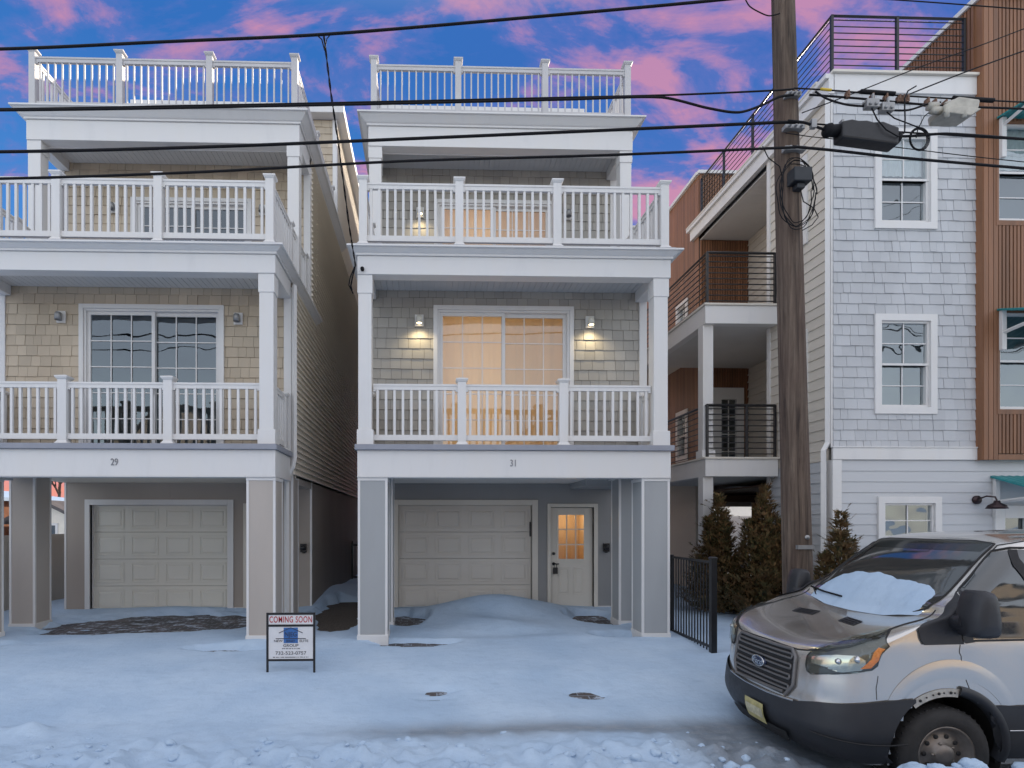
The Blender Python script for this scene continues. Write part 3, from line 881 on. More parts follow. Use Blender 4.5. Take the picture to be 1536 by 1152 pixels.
# recess rear volume (brown) and its flank
w = MB()
wood(w, FX(14.55), 7.08, 8.35, 3.05, 9.22, [(7.45, 8.16, 3.0, 5.36)])
wood(w, SL(7.08), 14.60, 22, 3.0, 10.95, [(15.2, 15.9, 3.6, 5.0), (15.2, 15.9, 6.9, 8.0)], pitch=.11, gap=.008, out=.012)
w.box(7.08, 9, 14.60, 22, 9.3, 10.9, 1)
wood(w, FX(14.58), 7.08, 9.5, 9.76, 10.95)
w.build('wood_cladding', [WOOD, WOOD_BK], A)
t = MB(); t.box(7.02, 9.5, 14.5, 14.6, 10.95, 11.03); t.box(7.0, 7.12, 14.6, 22, 10.95, 11.03); t.build('parapet_cap', WHITE, A)
# front brown bay
bay2 = (9.917, 11.2, 3.87, 5.54); bay3 = (9.90, 11.2, 7.14, 8.82)
w = MB(); YB = 9.60
hb = [(a - .05, b + .05, c - .09, d + .04) for a, b, c, d in (bay2, bay3)]
w.box(BX, 14, YB + .05, AY - .002, 3.19, 3.22)
wood(w, FX(YB), BX + .012, BX + .27, 2.99, 11.0, pitch=.088, gap=.010)
wood(w, FX(YB), BX + .28, 14, 3.10, 11.0, hb, pitch=.0665, gap=.021)
w.box(BX + .27, 14, YB - .032, YB, 2.99, 3.085)
for h in hb:
    holed(w, FX(YB), h[0], h[1], h[2], h[3], [(h[0] + .045, h[1] - .045, h[2] + .085, h[3] - .035)], -.06, .036)
w.box(BX, BX + .012, YB - .02, AY, 2.99, 11)
wood(w, SL(BX), AY, 16, 9.75, 11.0)
w.build('wood_cladding', [WOOD, WOOD_BK], A)
t = MB(); t.box(BX - .05, 14, YB - .09, YB + .12, 11.0, 11.08); t.box(BX - .07, BX + .1, YB + .12, 16, 11.0, 11.08); t.build('parapet_cap', WHITE, A)
# windows
def window(par, x0, x1, z0, z1, Y, casing, blind=None, glass=GLASS_W, mp=None, depth=.55):
    mp = mp or FX(Y)
    f = MB(); cw = .115 if casing else .0
    if casing: holed(f, mp, x0, x1, z0, z1, [(x0 + cw, x1 - cw, z0 + cw, z1 - cw)], -.10, .045)
    a, b, c, d = x0 + cw, x1 - cw, z0 + cw, z1 - cw
    zm = (c + d) / 2
    holed(f, mp, a, b, zm - .02, d, [(a + .035, b - .035, zm + .018, d - .035)], -.075, .004)
    holed(f, mp, a, b, c, zm + .02, [(a + .045, b - .045, c + .05, zm - .02)], -.11, -.02 + .012)
    xm = (a + b) / 2
    for (v0, v1, dd) in ((zm + .018, d - .035, -.018), (c + .05, zm - .02, -.05)):
        vm = (v0 + v1) / 2
        f.prism([(xm - .009, v0), (xm + .009, v0), (xm + .009, v1), (xm - .009, v1)], mp, dd - .012, dd)
        f.prism([(a + .04, vm - .009), (b - .04, vm - .009), (b - .04, vm + .009), (a + .04, vm + .009)], mp, dd - .0135, dd - .0015)
    o = f.build('window', WHITE, par)
    g = MB()
    for (v0, v1, dd) in ((zm, d - .02, -.034), (c + .03, zm, -.068)):
        g.add([mp(a + .02, v0, dd), mp(b - .02, v0, dd), mp(b - .02, v1, dd), mp(a + .02, v1, dd)], [(0, 1, 2, 3)])
        ggg = MB(); ggg.add([mp(a + .02, v0, dd), mp(b - .02, v0, dd), mp(b - .02, v1, dd), mp(a + .02, v1, dd)], [(0, 1, 2, 3)])
        ggg.build('pane', glass, o)
    r = MB()
    A0, B0, C0, D0, de = a - .02, b + .02, c - .02, d + .02, -depth
    for q in (((A0, C0, de), (B0, C0, de), (B0, D0, de), (A0, D0, de)), ((A0, C0, -.112), (A0, C0, de), (A0, D0, de), (A0, D0, -.112)),
              ((B0, C0, -.112), (B0, C0, de), (B0, D0, de), (B0, D0, -.112)), ((A0, C0, -.112), (B0, C0, -.112), (B0, C0, de), (A0, C0, de)), ((A0, D0, -.112), (B0, D0, -.112), (B0, D0, de), (A0, D0, de))):
        r.add([mp(*p) for p in q], [(0, 1, 2, 3)])
    r.build('interior', ROOM_DARK, o, flip=False)
    if blind:
        k = MB(); n = 22; vs = []
        for i in range(n + 1):
            u = a + (b - a) * i / n; e = .012 * math.sin(i * 1.9)
            vs += [mp(u, d, -.13 + e), mp(u, d - blind, -.13 + e)]
        k.add(vs, [(2 * i, 2 * i + 1, 2 * i + 3, 2 * i + 2) for i in range(n)]); k.build('blind', BLIND, o, flip=False)
    return o
window(A, *up3, AY, True, blind=.62)
window(A, *up2, AY, True)
window(A, lo1[0], lo1[1], lo1[2], lo1[3], AY, True)
window(A, *bay2, YB, False)
window(A, *bay3, YB, False, blind=.72)
window(A, 12.3, 13.4, 4.0, 5.6, 0, True, mp=SL(8.35)); window(A, 12.3, 13.4, 7.1, 8.7, 0, True, mp=SL(8.35))
window(A, 10.35, 11.1, 7.1, 8.75, 0, True, mp=SL(AX)); window(A, 10.35, 11.1, 3.85, 5.5, 0, True, mp=SL(AX))
window(A, 15.2, 15.9, 3.6, 5.0, 0, True, mp=SL(7.08)); window(A, 15.2, 15.9, 6.9, 8.0, 0, True, mp=SL(7.08))
# balcony door
d = MB(); mp = FX(14.55)
holed(d, mp, 7.40, 8.21, 3.12, 5.40, [(7.62, 8.02, 3.35, 5.1)], -.04, .05)
d.box(7.81, 7.83, 14.53, 14.545, 3.35, 5.1)
for v in (3.75, 4.2, 4.65): d.box(7.62, 8.02, 14.531, 14.546, v - .01, v + .01)
dd = d.build('balcony_door', WHITE, A)
p = MB(); p.quad(mp(7.6, 3.3, -.02), mp(8.04, 3.3, -.02), mp(8.04, 5.15, -.02), mp(7.6, 5.15, -.02)); p.build('pane', GLASS, dd)
room(A, 7.5, 8.3, 14.6, 15.4, 3.2, 5.3, ROOM_DARK)
# balconies
def cable_rail(par, pts, z0, z1, posts, n=9, r=.009, name='railing'):
    rl = part_empty(name, par)
    for (px, py) in posts:
        c = MB(); c.box(px - .022, px + .022, py - .022, py + .022, z0, z1); c.build('post', BLACK, rl)
    for (a, b) in zip(pts, pts[1:]):
        c = MB()
        c.tube([(a[0], a[1], z1 - .01), (b[0], b[1], z1 - .01)], .028, 4, smooth=False)
        for i in range(n):
            z = z0 + .07 + (z1 - z0 - .15) * i / (n - 1)
            c.tube([(a[0], a[1], z), (b[0], b[1], z)], r, 6)
        c.build('rail_panel', BLACK, rl)
    return rl
LX, BYF = 5.56, 11.2
for (z0, z1, zr) in ((5.885, 6.285, 7.33), (2.83, 3.215, 4.27)):
    b = MB()
    b.box(LX, AX - .04, BYF, BYF + .18, z0, z1 - .04); b.box(LX, LX + .18, BYF + .18, 20, z0, z1 - .042); b.box(LX - .035, AX - .03, BYF - .035, BYF + .25, z1 - .04, z1, 1)
    b.box(LX - .035, LX + .25, BYF + .25, 20, z1 - .041, z1 - .001, 1)
    b.box(LX + .18, 8.34, BYF + .18, 20, z1 - .06, z1 - .043, 1)
    bo = b.build('balcony', [WHITE, CREAM], A, bevel=.005)
    s = MB()
    x_ = BYF + .18
    while x_ < 14.5:
        s.box(LX + .18, 8.34, x_ + .002, min(14.5, x_ + .1) - .002, z0 + .02, z0 + .035); x_ += .1
    s.build('soffit', SOFFIT, bo)
    cable_rail(bo, [(AX - .08, BYF + .05), (LX + .06, BYF + .05), (LX + .06, 20)], z1, zr,
               [(AX - .08, BYF + .05), (6.42, BYF + .05), (LX + .06, BYF + .05), (LX + .06, 13.2), (LX + .06, 15.2), (LX + .06, 17.2)] if zr < 5 else
               [(AX - .08, BYF + .05), (LX + .06, BYF + .05), (LX + .06, 13.2), (LX + .06, 15.2), (LX + .06, 17.2)], n=9, r=.012)
c = MB(); c.box(LX + .0, LX + .21, BYF + .10, BYF + .31, 3.216, 5.884); c.box(LX - .03, LX + .24, BYF + .07, BYF + .34, 3.216, 3.36); c.build('porch_column', WHITE, A, bevel=.005)
c = MB(); c.box(LX + .0, LX + .21, BYF + .10, BYF + .31, 0, 2.829); c.build('porch_column', WHITE, A, bevel=.005)
s = MB(); yy = 11.56
while yy < 14.5:
    s.box(7.09, 8.34, yy + .002, yy + .098, 9.24, 9.255); yy += .1
s.build('soffit', SOFFIT, A)
m = MB(); m.box(AX + .05, 14, AY + .1, 22, 9.60, 9.68); m.build('roof_deck', DECK, A)
# open ground floor: dark slat ceiling
m = MB(); yy = 14.7
while yy < 19:
    m.box(7.2, 12, yy, yy + .12, 2.45, 2.62); yy += .34
m.box(7.2, 12, 12, 24, 2.68, 2.72); m.build('ceiling_beams', M('brown_joist', (.10, .055, .03), .8, var=.2), A)
TIMB = M('warm_timber', (.45, .25, .09), .7, var=.2, stretch=(5, 5, .4))
for xx in (7.4, 8.9):
    m = MB(); m.box(xx, xx + .15, 15.2, 15.35, 0, 2.6); m.build('timber_post', TIMB, A)
# roof railing
cable_rail(A, [(BX - .12, AY + .06), (AX + .02, AY + .06), (AX + .02, 14.5)], 9.745, 10.80,
           [(BX - .14, AY + .06), (8.27, AY + .06), (AX + .02, AY + .06), (AX + .02, 11.0), (AX + .02, 12.2), (AX + .02, 13.4), (AX + .02, 14.5)], n=9, r=.009, name='roof_railing')
# downspout
s = MB(); s.tube([(AX - .08, AY + .02, 9.35), (AX - .08, AY + .02, 3.30), (AX - .17, AY + .0, 3.16), (AX - .17, AY + .0, .1)], .05, 4, smooth=False); s.build('downspout', WHITE, A)
# teal awnings, brackets and door
def awning(x0, x1, zt, zb, Y, out):
    a = MB(); n = 22
    vs = []
    for i in range(n + 1):
        u = x0 + (x1 - x0) * i / n; e = .012 * (i % 2)
        vs += [(u, Y, zt + e), (u, Y - out, zb + e), (u, Y - out, zb + e - .025), (u, Y, zt + e - .03)]
    fs = []
    for i in range(n):
        for k in range(4): fs.append((4 * i + k, 4 * i + (k + 1) % 4, 4 * i + 4 + (k + 1) % 4, 4 * i + 4 + k))
    fs += [(0, 1, 2, 3), (4 * n + 3, 4 * n + 2, 4 * n + 1, 4 * n)]
    a.add(vs, fs); o = a.build('awning', TEAL, A)
    for bx in (x0 + .035, x1 - .1):
        b = MB(); b.box(bx, bx + .08, Y - .06, Y, zt - .72, zt - .035)
        b.tube([(bx + .04, Y - .03, zb - .10 - .0), (bx + .04, Y - out + .06, zb - .015)], .035, 4, smooth=False)
        b.build('bracket', WHITE, o, bevel=.004)
    return o
awning(9.86, 11.3, 5.60, 5.28, YB - .034, .95)
awning(9.86, 11.3, 8.92, 8.86, YB - .034, .60)
awning(9.88, 11.4, 2.72, 2.36, AY - .02, 1.0)
d = MB(); holed(d, FX(AY), 9.94, 11.15, 0, 2.2, [(10.12, 10.95, .95, 1.98)], -.05, .05); d.box(10.5, 10.54, AY - .03, AY + .02, .95, 1.98); dd = d.build('entry_door', WHITE, A, bevel=.004)
p = MB(); p.quad((10.1, AY + .03, .9), (11, AY + .03, .9), (11, AY + .03, 2.0), (10.1, AY + .03, 2.0)); p.build('pane', GLASS_W, dd)
room(A, 10.0, 11.05, AY + .06, AY + .6, .9, 2.05, ROOM_DARK)
l = MB(); l.lathe((9.62, AY - .02, 2.30), [(0, -.035), (.075, -.035), (.075, 0)], 'y', 18)
l.tube([(9.62, AY - .05, 2.31), (9.66, AY - .17, 2.36), (9.72, AY - .26, 2.34), (9.73, AY - .28, 2.28)], .014, 8)
lo = l.build('barn_lamp', BRONZE, A)
l = MB(); l.lathe((9.73, AY - .28, 2.14), [(0, .14), (.04, .14), (.05, .10), (.12, .06), (.15, 0), (.142, 0), (.11, .05), (0, .09)], 'z', 24); l.build('lamp_shade', BRONZE, lo)
w = MB(); w.box(8.5, 15.5, 22, 22.1, 2.7, 9.4); w.box(15.5, 24, 22, 22.1, .1, 9.4); w.box(AX + .15, 24, AY + .16, 22, 9.40, 9.44); w.box(23.9, 24, AY + .1, 22, 0, 11); w.box(14, 24, AY - .0, AY + .15, 3.0, 11)
w.build('wall', PALE_LAP, A)

# ------------------------------------------------------------------ fences, gate
F = thing('picket_fence', 'short black metal picket fence with one thick post beside the grey house', 'fence', (4.07, 8.0, gh(4.07, 8)))
p = MB(); p.box(4.03, 4.11, 7.94, 8.02, -.2, 1.385); p.stack(4.07, 7.98, [(.048, 1.385), (.048, 1.40), (.03, 1.415)]); p.build('post', BLACK, F)
p = MB(); p.box(4.045, 4.095, 9.32, 9.37, -.1, 1.37); p.build('post', BLACK, F)
p = MB()
p.box(4.055, 4.085, 8.02, 9.32, 1.315, 1.35); p.box(4.055, 4.085, 8.02, 9.32, .10, .135)
n = 14
for i in range(n):
    y = 8.02 + 1.30 * (i + .5) / n
    p.box(4.062, 4.078, y - .008, y + .008, .05, 1.33)
p.build('picket_panel', BLACK, F)

G = thing('iron_gate', 'small black iron gate far back in the alley between the two houses', 'gate', (-1.7, 17.5, .15))
p = MB()
for xx in (-2.28, -1.12): p.box(xx - .03, xx + .03, 17.47, 17.53, .0, 1.35)
p.build('post', BLACK, G)
p = MB()
for i in range(10): p.box(-2.2 + i * .115 - .01, -2.2 + i * .115 + .01, 17.49, 17.51, .15, 1.28)
p.box(-2.25, -1.15, 17.485, 17.515, 1.2, 1.25); p.box(-2.25, -1.15, 17.485, 17.515, .22, .27); p.build('bars', BLACK, G)

VF = M('vinyl_fence_tan', (.47, .43, .37), .55, var=.06, scale=1.5)
V = thing('vinyl_fence', 'plain tan vinyl privacy fence left of the tan house', 'fence', (-8.3, 12, .1))
for y in (7.4, 9.8, 12.2, 14.6, 17.0, 19.4):
    p = MB(); p.box(-8.35, -8.25, y - .05, y + .05, 0, 1.70); p.stack(-8.3, y, [(.06, 1.70), (.06, 1.72), (.01, 1.77)]); p.build('post', VF, V)
    p = MB(); p.box(-8.32, -8.28, y + .05, y + 2.35, .12, 1.62)
    k = y + .12
    while k < y + 2.3:
        p.box(-8.278, -8.276, k, k + .14, .25, 1.48); k += .155
    p.box(-8.335, -8.265, y + .05, y + 2.35, 1.52, 1.65); p.box(-8.335, -8.265, y + .05, y + 2.35, .08, .22)
    p.build('panel', VF, V)
V2 = thing('vinyl_fence', 'white vinyl fence seen through the open ground floor behind the shrubs', 'fence', (9, 24.5, .1))
for k in range(6):
    xx = 5.5 + 1.9 * k
    p = MB(); p.box(xx - .06, xx + .06, 24.4, 24.52, 0, 2.3); p.build('post', WHITE, V2)
    p = MB(); p.box(xx + .06, xx + 1.84, 24.44, 24.48, .1, 2.2)
    for j in range(9): p.box(xx + .1 + j * .19, xx + .25 + j * .19, 24.43, 24.44, .2, 2.1)
    p.build('panel', WHITE, V2)

# ------------------------------------------------------------------ neighbours
def gable_house(name, label, x0, x1, y0, y1, zw, zr, wm, rm, wins=(), face=-1, snowy=False, z0=-.3, trim=True, grp=None):
    Hn = thing(name, label, 'shed' if 'shed' in name else 'house', ((x0 + x1) / 2, y0, 0), grp)
    xm = (x0 + x1) / 2
    w = MB()
    for y in (y0, y1):
        w.add([(x0, y, z0), (x1, y, z0), (x1, y, zw), (xm, y, zr), (x0, y, zw)], [(0, 1, 2, 3, 4)])
    w.quad((x0, y0, z0), (x0, y1, z0), (x0, y1, zw), (x0, y0, zw)); w.quad((x1, y0, z0), (x1, y1, z0), (x1, y1, zw), (x1, y0, zw))
    yf = y0 if face < 0 else y1
    v = zw
    w.build('wall', wm, Hn)
    r = MB(); e = .3; sl = (zr - zw) / (xm - x0)
    for sx in (-1, 1):
        xe = x0 - e if sx < 0 else x1 + e
        ze = zw - e * sl
        r.add([(xe, y0 - e, ze), (xm, y0 - e, zr), (xm, y1 + e, zr), (xe, y1 + e, ze), (xe, y0 - e, ze + .15), (xm, y0 - e, zr + .15), (xm, y1 + e, zr + .15), (xe, y1 + e, ze + .15)],
              [(0, 1, 2, 3), (4, 5, 6, 7), (0, 1, 5, 4), (1, 2, 6, 5), (2, 3, 7, 6), (3, 0, 4, 7)])
    r.build('roof', rm, Hn)
    for (a, b, c, d) in wins:
        s = yf + face * .04
        m = MB(); holed(m, (lambda u, v, dd: (u, yf + face * dd, v)), a, b, c, d, [(a + .1, b - .1, c + .1, d - .1)], 0, .05)
        o = m.build('window', WHITE, Hn)
        m = MB(); m.quad((a + .1, s, c + .1), (b - .1, s, c + .1), (b - .1, s, d - .1), (a + .1, s, d - .1)); m.build('pane', M('far_glass', (.05, .07, .09), .1), o)
    return Hn
BEIGE = M('beige_siding', (.64, .52, .36), .7, var=.08, scale=.8, stretch=(.2, .2, 3))
SAND = M('sand_siding', (.66, .58, .46), .7, var=.08, scale=.8, stretch=(.2, .2, 3))
SHINGR = M('roof_shingle', (.11, .10, .10), .9, var=.3, scale=3)
WARMW = M('sunny_white', (.78, .72, .62), .7)
BRICKW = M('brick_brown', (.24, .10, .05), .85, var=.35, scale=9)
gable_house('garden_shed', 'small white gabled shed behind the tan fence', -17.9, -14.9, 25, 28, 2.0, 2.75, WARMW, SHINGR, [(-16.7, -15.9, .4, 1.9)])
gable_house('neighbor_house', 'brown brick house with snowy roof at the left edge behind the fence', -30, -18.5, 22, 34, 2.9, 3.6, BRICKW, SNOW, [(-20.4, -19.2, 1.0, 2.3)])
gable_house('neighbor_house', 'house with a dark roof beyond the small white shed', -22, -12.5, 36, 46, 3.0, 5.2, SAND, SHINGR)
gable_house('neighbor_house', 'white house far behind, glimpsed above the shrubs through the open ground floor', 9, 19, 32, 40, 3.6, 6, WARMW, SHINGR)
# houses across the street (behind the photographer; they show as reflections in the glass and paint)
for i, (x0, x1, wm, zw, zr) in enumerate(((-17, -8.5, SAND, 5.6, 8.2), (-6.6, 1.6, BEIGE, 4.6, 7.2), (3.6, 11.4, SAND, 5.6, 8.0), (13.2, 22, BEIGE, 5.2, 8.2))):
    ws = [(x0 + 1 + k * 2.4, x0 + 2.1 + k * 2.4, z, z + 1.5) for k in range(3) for z in (.8, 3.2)]
    gable_house('street_house', ('far left', 'left', 'right', 'far right')[i] + ' sunlit gabled house across the street, seen only in window reflections',
                x0, x1, -20, -10, zw, zr, wm, SHINGR, ws, face=1)

# bare tree far left
T = thing('bare_tree', 'bare branching winter tree behind the white shed', 'tree', (-23.5, 40, 0))
tb = MB(); rt = random.Random(3)
def branch(mb, p, d, L, r, lev):
    q = p + d * L
    mb.tube([p, p + d * L * .5 + Vector((rt.uniform(-.1, .1), rt.uniform(-.1, .1), 0)) * L * .4, q], [r, r * .85, r * .65], 5)
    if lev == 0: return
    for _ in range(3):
        nd = (d + Vector((rt.uniform(-.8, .8), rt.uniform(-.8, .8), rt.uniform(-.1, .6)))).normalized()
        branch(mb, p + d * L * rt.uniform(.55, 1), nd, L * rt.uniform(.6, .8), r * .6, lev - 1)
tr = MB(); tr.tube([(-25.5, 40, 0), (-25.45, 40, 1.6), (-25.5, 40, 2.6)], [.22, .18, .15], 8); tr.build('trunk', BARK, T)
branch(tb, Vector((-25.5, 40, 2.4)), Vector((.1, 0, 1)), 1.7, .13, 5); tb.build('crown', BARK, T)

# ------------------------------------------------------------------ arborvitae
def leaf_mat(name, cols):
    m, nt, out = new_mat(name)
    b = node(nt, 'ShaderNodeBsdfPrincipled'); nt.links.new(b.outputs[0], out.inputs[0])
    g = node(nt, 'ShaderNodeNewGeometry')
    cr = node(nt, 'ShaderNodeValToRGB'); el = cr.color_ramp.elements
    el[0].color = (*cols[0], 1); el[1].color = (*cols[-1], 1)
    for i, c in enumerate(cols[1:-1]):
        e = el.new((i + 1) / (len(cols) - 1)); e.color = (*c, 1)
    nt.links.new(g.outputs['Random Per Island'], cr.inputs[0])
    f = noisen(nt, objvec(nt), 5, 3)
    c = mixc(nt, maprange(nt, f, .42, .62, 0, .7), cr.outputs[0], (.15, .075, .03))
    nt.links.new(c, b.inputs['Base Color']); b.inputs['Roughness'].default_value = .7
    b.inputs['Subsurface Weight'].default_value = 0
    return m
LEAF = leaf_mat('arborvitae_leaf', [(.022, .024, .010), (.065, .068, .022), (.12, .10, .034), (.19, .13, .052), (.30, .16, .065)])
TWIG = M('twig', (.07, .045, .03), .8)
def arbor(name, label, cx, cy, h, rad, seed, leaders, n=5200):
    rg = random.Random(seed)
    z0 = gh(cx, cy)
    T = thing(name, label, 'shrub', (cx, cy, z0), 'arborvitae shrubs in front of the pale building')
    tr = MB()
    for (lx, ly, lh) in leaders:
        tr.tube([(cx + lx * .2, cy + ly * .2, z0 - .05), (cx + lx * .7, cy + ly * .7, z0 + lh * .5), (cx + lx, cy + ly, z0 + lh * .97)], [.035, .02, .006], 6)
    tr.build('trunk', TWIG, T)
    lf = MB()
    def spray(p, d, s):
        # a flat fan of three to five scale-leaf fingers
        up = Vector((0, 0, 1)); sd = d.cross(up)
        if sd.length < .1: sd = Vector((1, 0, 0))
        sd.normalize(); sd = (sd + up * rg.uniform(-.6, .6)).normalized()
        for k in range(rg.choice((3, 4, 4, 5))):
            a = rg.uniform(-.75, .75)
            dd = (d * math.cos(a) + sd * math.sin(a)).normalized()
            nrm = dd.cross(sd if abs(dd.dot(sd)) < .9 else up).normalized()
            w = dd.cross(nrm).normalized() * s * rg.uniform(.07, .13)
            L = s * rg.uniform(.6, 1.15)
            q0 = p + dd * s * .08
            lf.add([q0 - w * .5, q0 + w * .5, q0 + dd * L * .6 + w, q0 + dd * L, q0 + dd * L * .6 - w], [(0, 1, 2, 3, 4)])
    for i in range(n):
        li = rg.randrange(len(leaders)); lx, ly, lh = leaders[li]
        t = rg.random() ** 1.15                       # height fraction
        zz = t * lh
        rr = rad * min(1, (1 - t) * 1.45) ** .9 * (1.0 if t > .12 else .7 + 2.5 * t) * (.62 + .38 * (t < .55)) + .035
        a = rg.uniform(0, 2 * PI)
        lump = 1 + .5 * mnoise.noise(Vector((math.cos(a) * 2.2, math.sin(a) * 2.2, zz * 2.4 + seed)))
        q = (rg.random() ** .38) * rr * lump
        p = Vector((cx + lx * (.2 + .8 * t) + q * math.cos(a), cy + ly * (.2 + .8 * t) + q * math.sin(a), z0 + zz + .02))
        d = Vector((math.cos(a) * .7 + rg.uniform(-.35, .35), math.sin(a) * .7 + rg.uniform(-.35, .35), rg.uniform(.2, 1.4))).normalized()
        spray(p, d, rg.choice((.05, .07, .09, .12)))
        if rg.random() < .025:
            for q_ in range(5): spray(p + d * .05 * q_, d, .07)
    lf.build('crown', LEAF, T, flip=False)
    return T
arbor('arborvitae', 'broad bronze green evergreen shrub just left of the utility pole', 6.25, 10.35, 2.3, .60, 11, [(0, 0, 2.38), (-.28, .05, 1.75), (.25, -.1, 1.75), (.1, .15, 2.0), (-.1, -.2, 1.4)], 8200)
arbor('arborvitae', 'brownish evergreen shrub half hidden behind the black picket fence', 5.72, 11.0, 2.2, .52, 12, [(0, 0, 2.25), (-.2, 0, 1.8), (.15, .1, 1.6), (.02, -.2, 1.9)], 6000)
arbor('arborvitae', 'slim evergreen shrub between the utility pole and the van windshield', 6.72, 9.15, 2.0, .50, 13, [(.08, 0, 1.92), (-.2, 0, 1.25), (.25, 0, 1.45), (-.05, -.15, 1.6)], 3600)

# ------------------------------------------------------------------ utility pole and lines
PX, PY = 4.60, 6.95
pole = thing('utility_pole', 'weathered brown wooden utility pole with cable loops and a black box', 'utility pole', (PX, PY, 0))
mb = MB(); n = 28; rows = 60; vs, fs = [], []
def pole_c(z): return PX + .045 - .026 * z
for i in range(rows + 1):
    z = -.4 + 11.5 * i / rows
    r = .172 - .0052 * z
    for k in range(n):
        a = 2 * PI * k / n
        j = 1 + .018 * mnoise.noise(Vector((math.cos(a) * 4, math.sin(a) * 4, z * .7)))
        vs.append((pole_c(z) + r * j * math.cos(a), PY + r * j * math.sin(a), z))
for i in range(rows):
    for k in range(n): fs.append((i * n + k, i * n + (k + 1) % n, (i + 1) * n + (k + 1) % n, (i + 1) * n + k))
mb.add(vs, fs, 0, True); mb.build('shaft', BARK, pole)
pf = lambda z: PY - (.172 - .0052 * z)
for z, wd in ((7.10, .09), (6.70, .12), (6.44, .13)):
    k = MB(); c = pole_c(z) - .01
    k.box(c - wd, c + wd, pf(z) - .05, pf(z) + .03, z - .025, z + .025)
    for q in (-.6, 0, .6): k.lathe((c + q * wd, pf(z) - .05, z), [(0, -.03), (.014, -.03), (.016, 0)], 'y', 8)
    k.build('bracket', GALV, pole, bevel=.004)
k = MB(); z = 6.08; c = pole_c(z) + .02
k.box(c - .11, c + .11, pf(z) - .13, pf(z) + .02, z - .085, z + .085); k.box(c - .05, c + .05, pf(z) - .09, pf(z) + .02, z - .15, z - .085)
k.build('junction_box', M('slate_box', (.012, .015, .020), .5), pole, bevel=.012)
k = MB(); rg = random.Random(8)
for j in range(5):
    cx_, cz_ = 4.46 + rg.uniform(-.02, .02), 5.87 + rg.uniform(-.03, .03)
    ra, rb = .215 + rg.uniform(-.03, .03), .40 + rg.uniform(-.04, .04)
    pts = [(cx_ + ra * math.cos(2 * PI * i / 36) + .012 * math.sin(i + j), pf(5.9) - .05 - .02 * j * .5 - .03 * abs(math.cos(2 * PI * i / 36)), cz_ + rb * math.sin(2 * PI * i / 36)) for i in range(37)]
    k.tube(pts, .0052, 6)
k.tube([(4.52, pf(5.9) - .05, 5.93), (4.55, pf(5.8) - .06, 5.78), (4.68, pf(5.8) - .06, 5.70), (4.74, pf(5.8) - .05, 5.60), (4.66, pf(5.5) - .05, 5.50), (4.55, pf(5.5) - .04, 5.44)], .006, 6)
k.tube([(4.05, 6.75, 6.44), (4.12, 6.75, 6.30), (4.24, 6.72, 6.18), (4.30, 6.74, 6.0)], .006, 6)
k.build('cable_coil', PLAST, pole)
k = MB(); z = 1.60; c = pole_c(z) - .0
k.box(c - .10, c + .10, pf(z) - .012, pf(z) + .06, z - .025, z + .025); k.lathe((c + .02, pf(1.7) - .002, 1.72), [(0, -.01), (.028, -.008), (.03, .02)], 'y', 14)
k.build('metal_tag', GALV, pole)

YW = 6.70
def wire(label, pts, r, extend_left=False, extend_right=False, name='utility_wire', n=6, sag=True, Y=None, grp='overhead lines'):
    P = [Vector((p[0], (Y or YW) if len(p) == 2 else p[1], p[-1])) for p in pts]
    if extend_left:
        d = (P[0] - P[1]); d = d / d.length; d.z *= .4
        P = [P[0] + d * 32 + Vector((0, 0, 1.0)), P[0] + d * 12] + P
    if extend_right:
        d = (P[-1] - P[-2]); d = d / d.length
        P = P + [P[-1] + d * 10, P[-1] + d * 30]
    # Catmull-Rom smoothing
    Q = []
    for i in range(len(P) - 1):
        p0, p1, p2, p3 = P[max(0, i - 1)], P[i], P[i + 1], P[min(len(P) - 1, i + 2)]
        L_ = (p2 - p1).length
        if (p1 - p0).length > 1e-6: p0 = p1 + (p0 - p1).normalized() * min(L_, (p1 - p0).length)
        if (p3 - p2).length > 1e-6: p3 = p2 + (p3 - p2).normalized() * min(L_, (p3 - p2).length)
        for k in range(8):
            t = k / 8
            Q.append(.5 * (2 * p1 + (p2 - p0) * t + (2 * p0 - 5 * p1 + 4 * p2 - p3) * t * t + (3 * p1 - p0 - 3 * p2 + p3) * t ** 3) if (p1 - p2).length < 9 else p1.lerp(p2, t))
    Q.append(P[-1])
    mb = MB(); mb.tube(Q, r * .86, n)
    o = mb.build(name, PLAST)
    tag(o, label, 'cable', grp)
    return o
wire('topmost black line sloping up past the roof railings to the top edge', [(-4.958, 7.36), (-3.046, 7.49), (-1.205, 7.62), (1.27, 7.886), (3.773, 8.18), (4.36, 8.30)], .019, True)
wire('thin second line from the top running to the upper pole bracket', [(-4.958, 6.67), (-2.66, 6.756), (-1.103, 6.819), (1.27, 6.923), (2.96, 6.999), (4.222, 7.081), (4.40, 7.10)], .012, True)
wire('thick second cable from the top that droops in a loop before the pole', [(-4.958, 6.655), (-1.103, 6.797), (1.671, 6.918), (2.80, 6.966), (3.366, 6.847), (3.732, 6.806), (4.018, 6.9), (4.222, 7.0), (4.40, 7.03)], .016, True)
wire('third thick line from the top crossing in front of the upper porches', [(-4.958, 6.175), (-2.66, 6.271), (-.317, 6.409), (2.072, 6.557), (4.222, 6.695), (4.42, 6.70)], .020, True)
wire('lowest line crossing in front of the third floor balcony rails', [(-4.958, 5.865), (-2.66, 5.981), (-.317, 6.148), (2.072, 6.262), (4.222, 6.389), (4.42, 6.40)], .017, True)
wire('topmost line running right from the pole with two black sleeves', [(4.40, 7.11), (4.838, 7.094), (5.58, 7.053), (6.411, 7.022), (7.297, 6.999)], .010, False, True)
wire('line of clamps running right just under the sleeved line', [(4.591, 7.035), (5.167, 7.004), (6.078, 6.942), (7.297, 6.918)], .014, False, True)
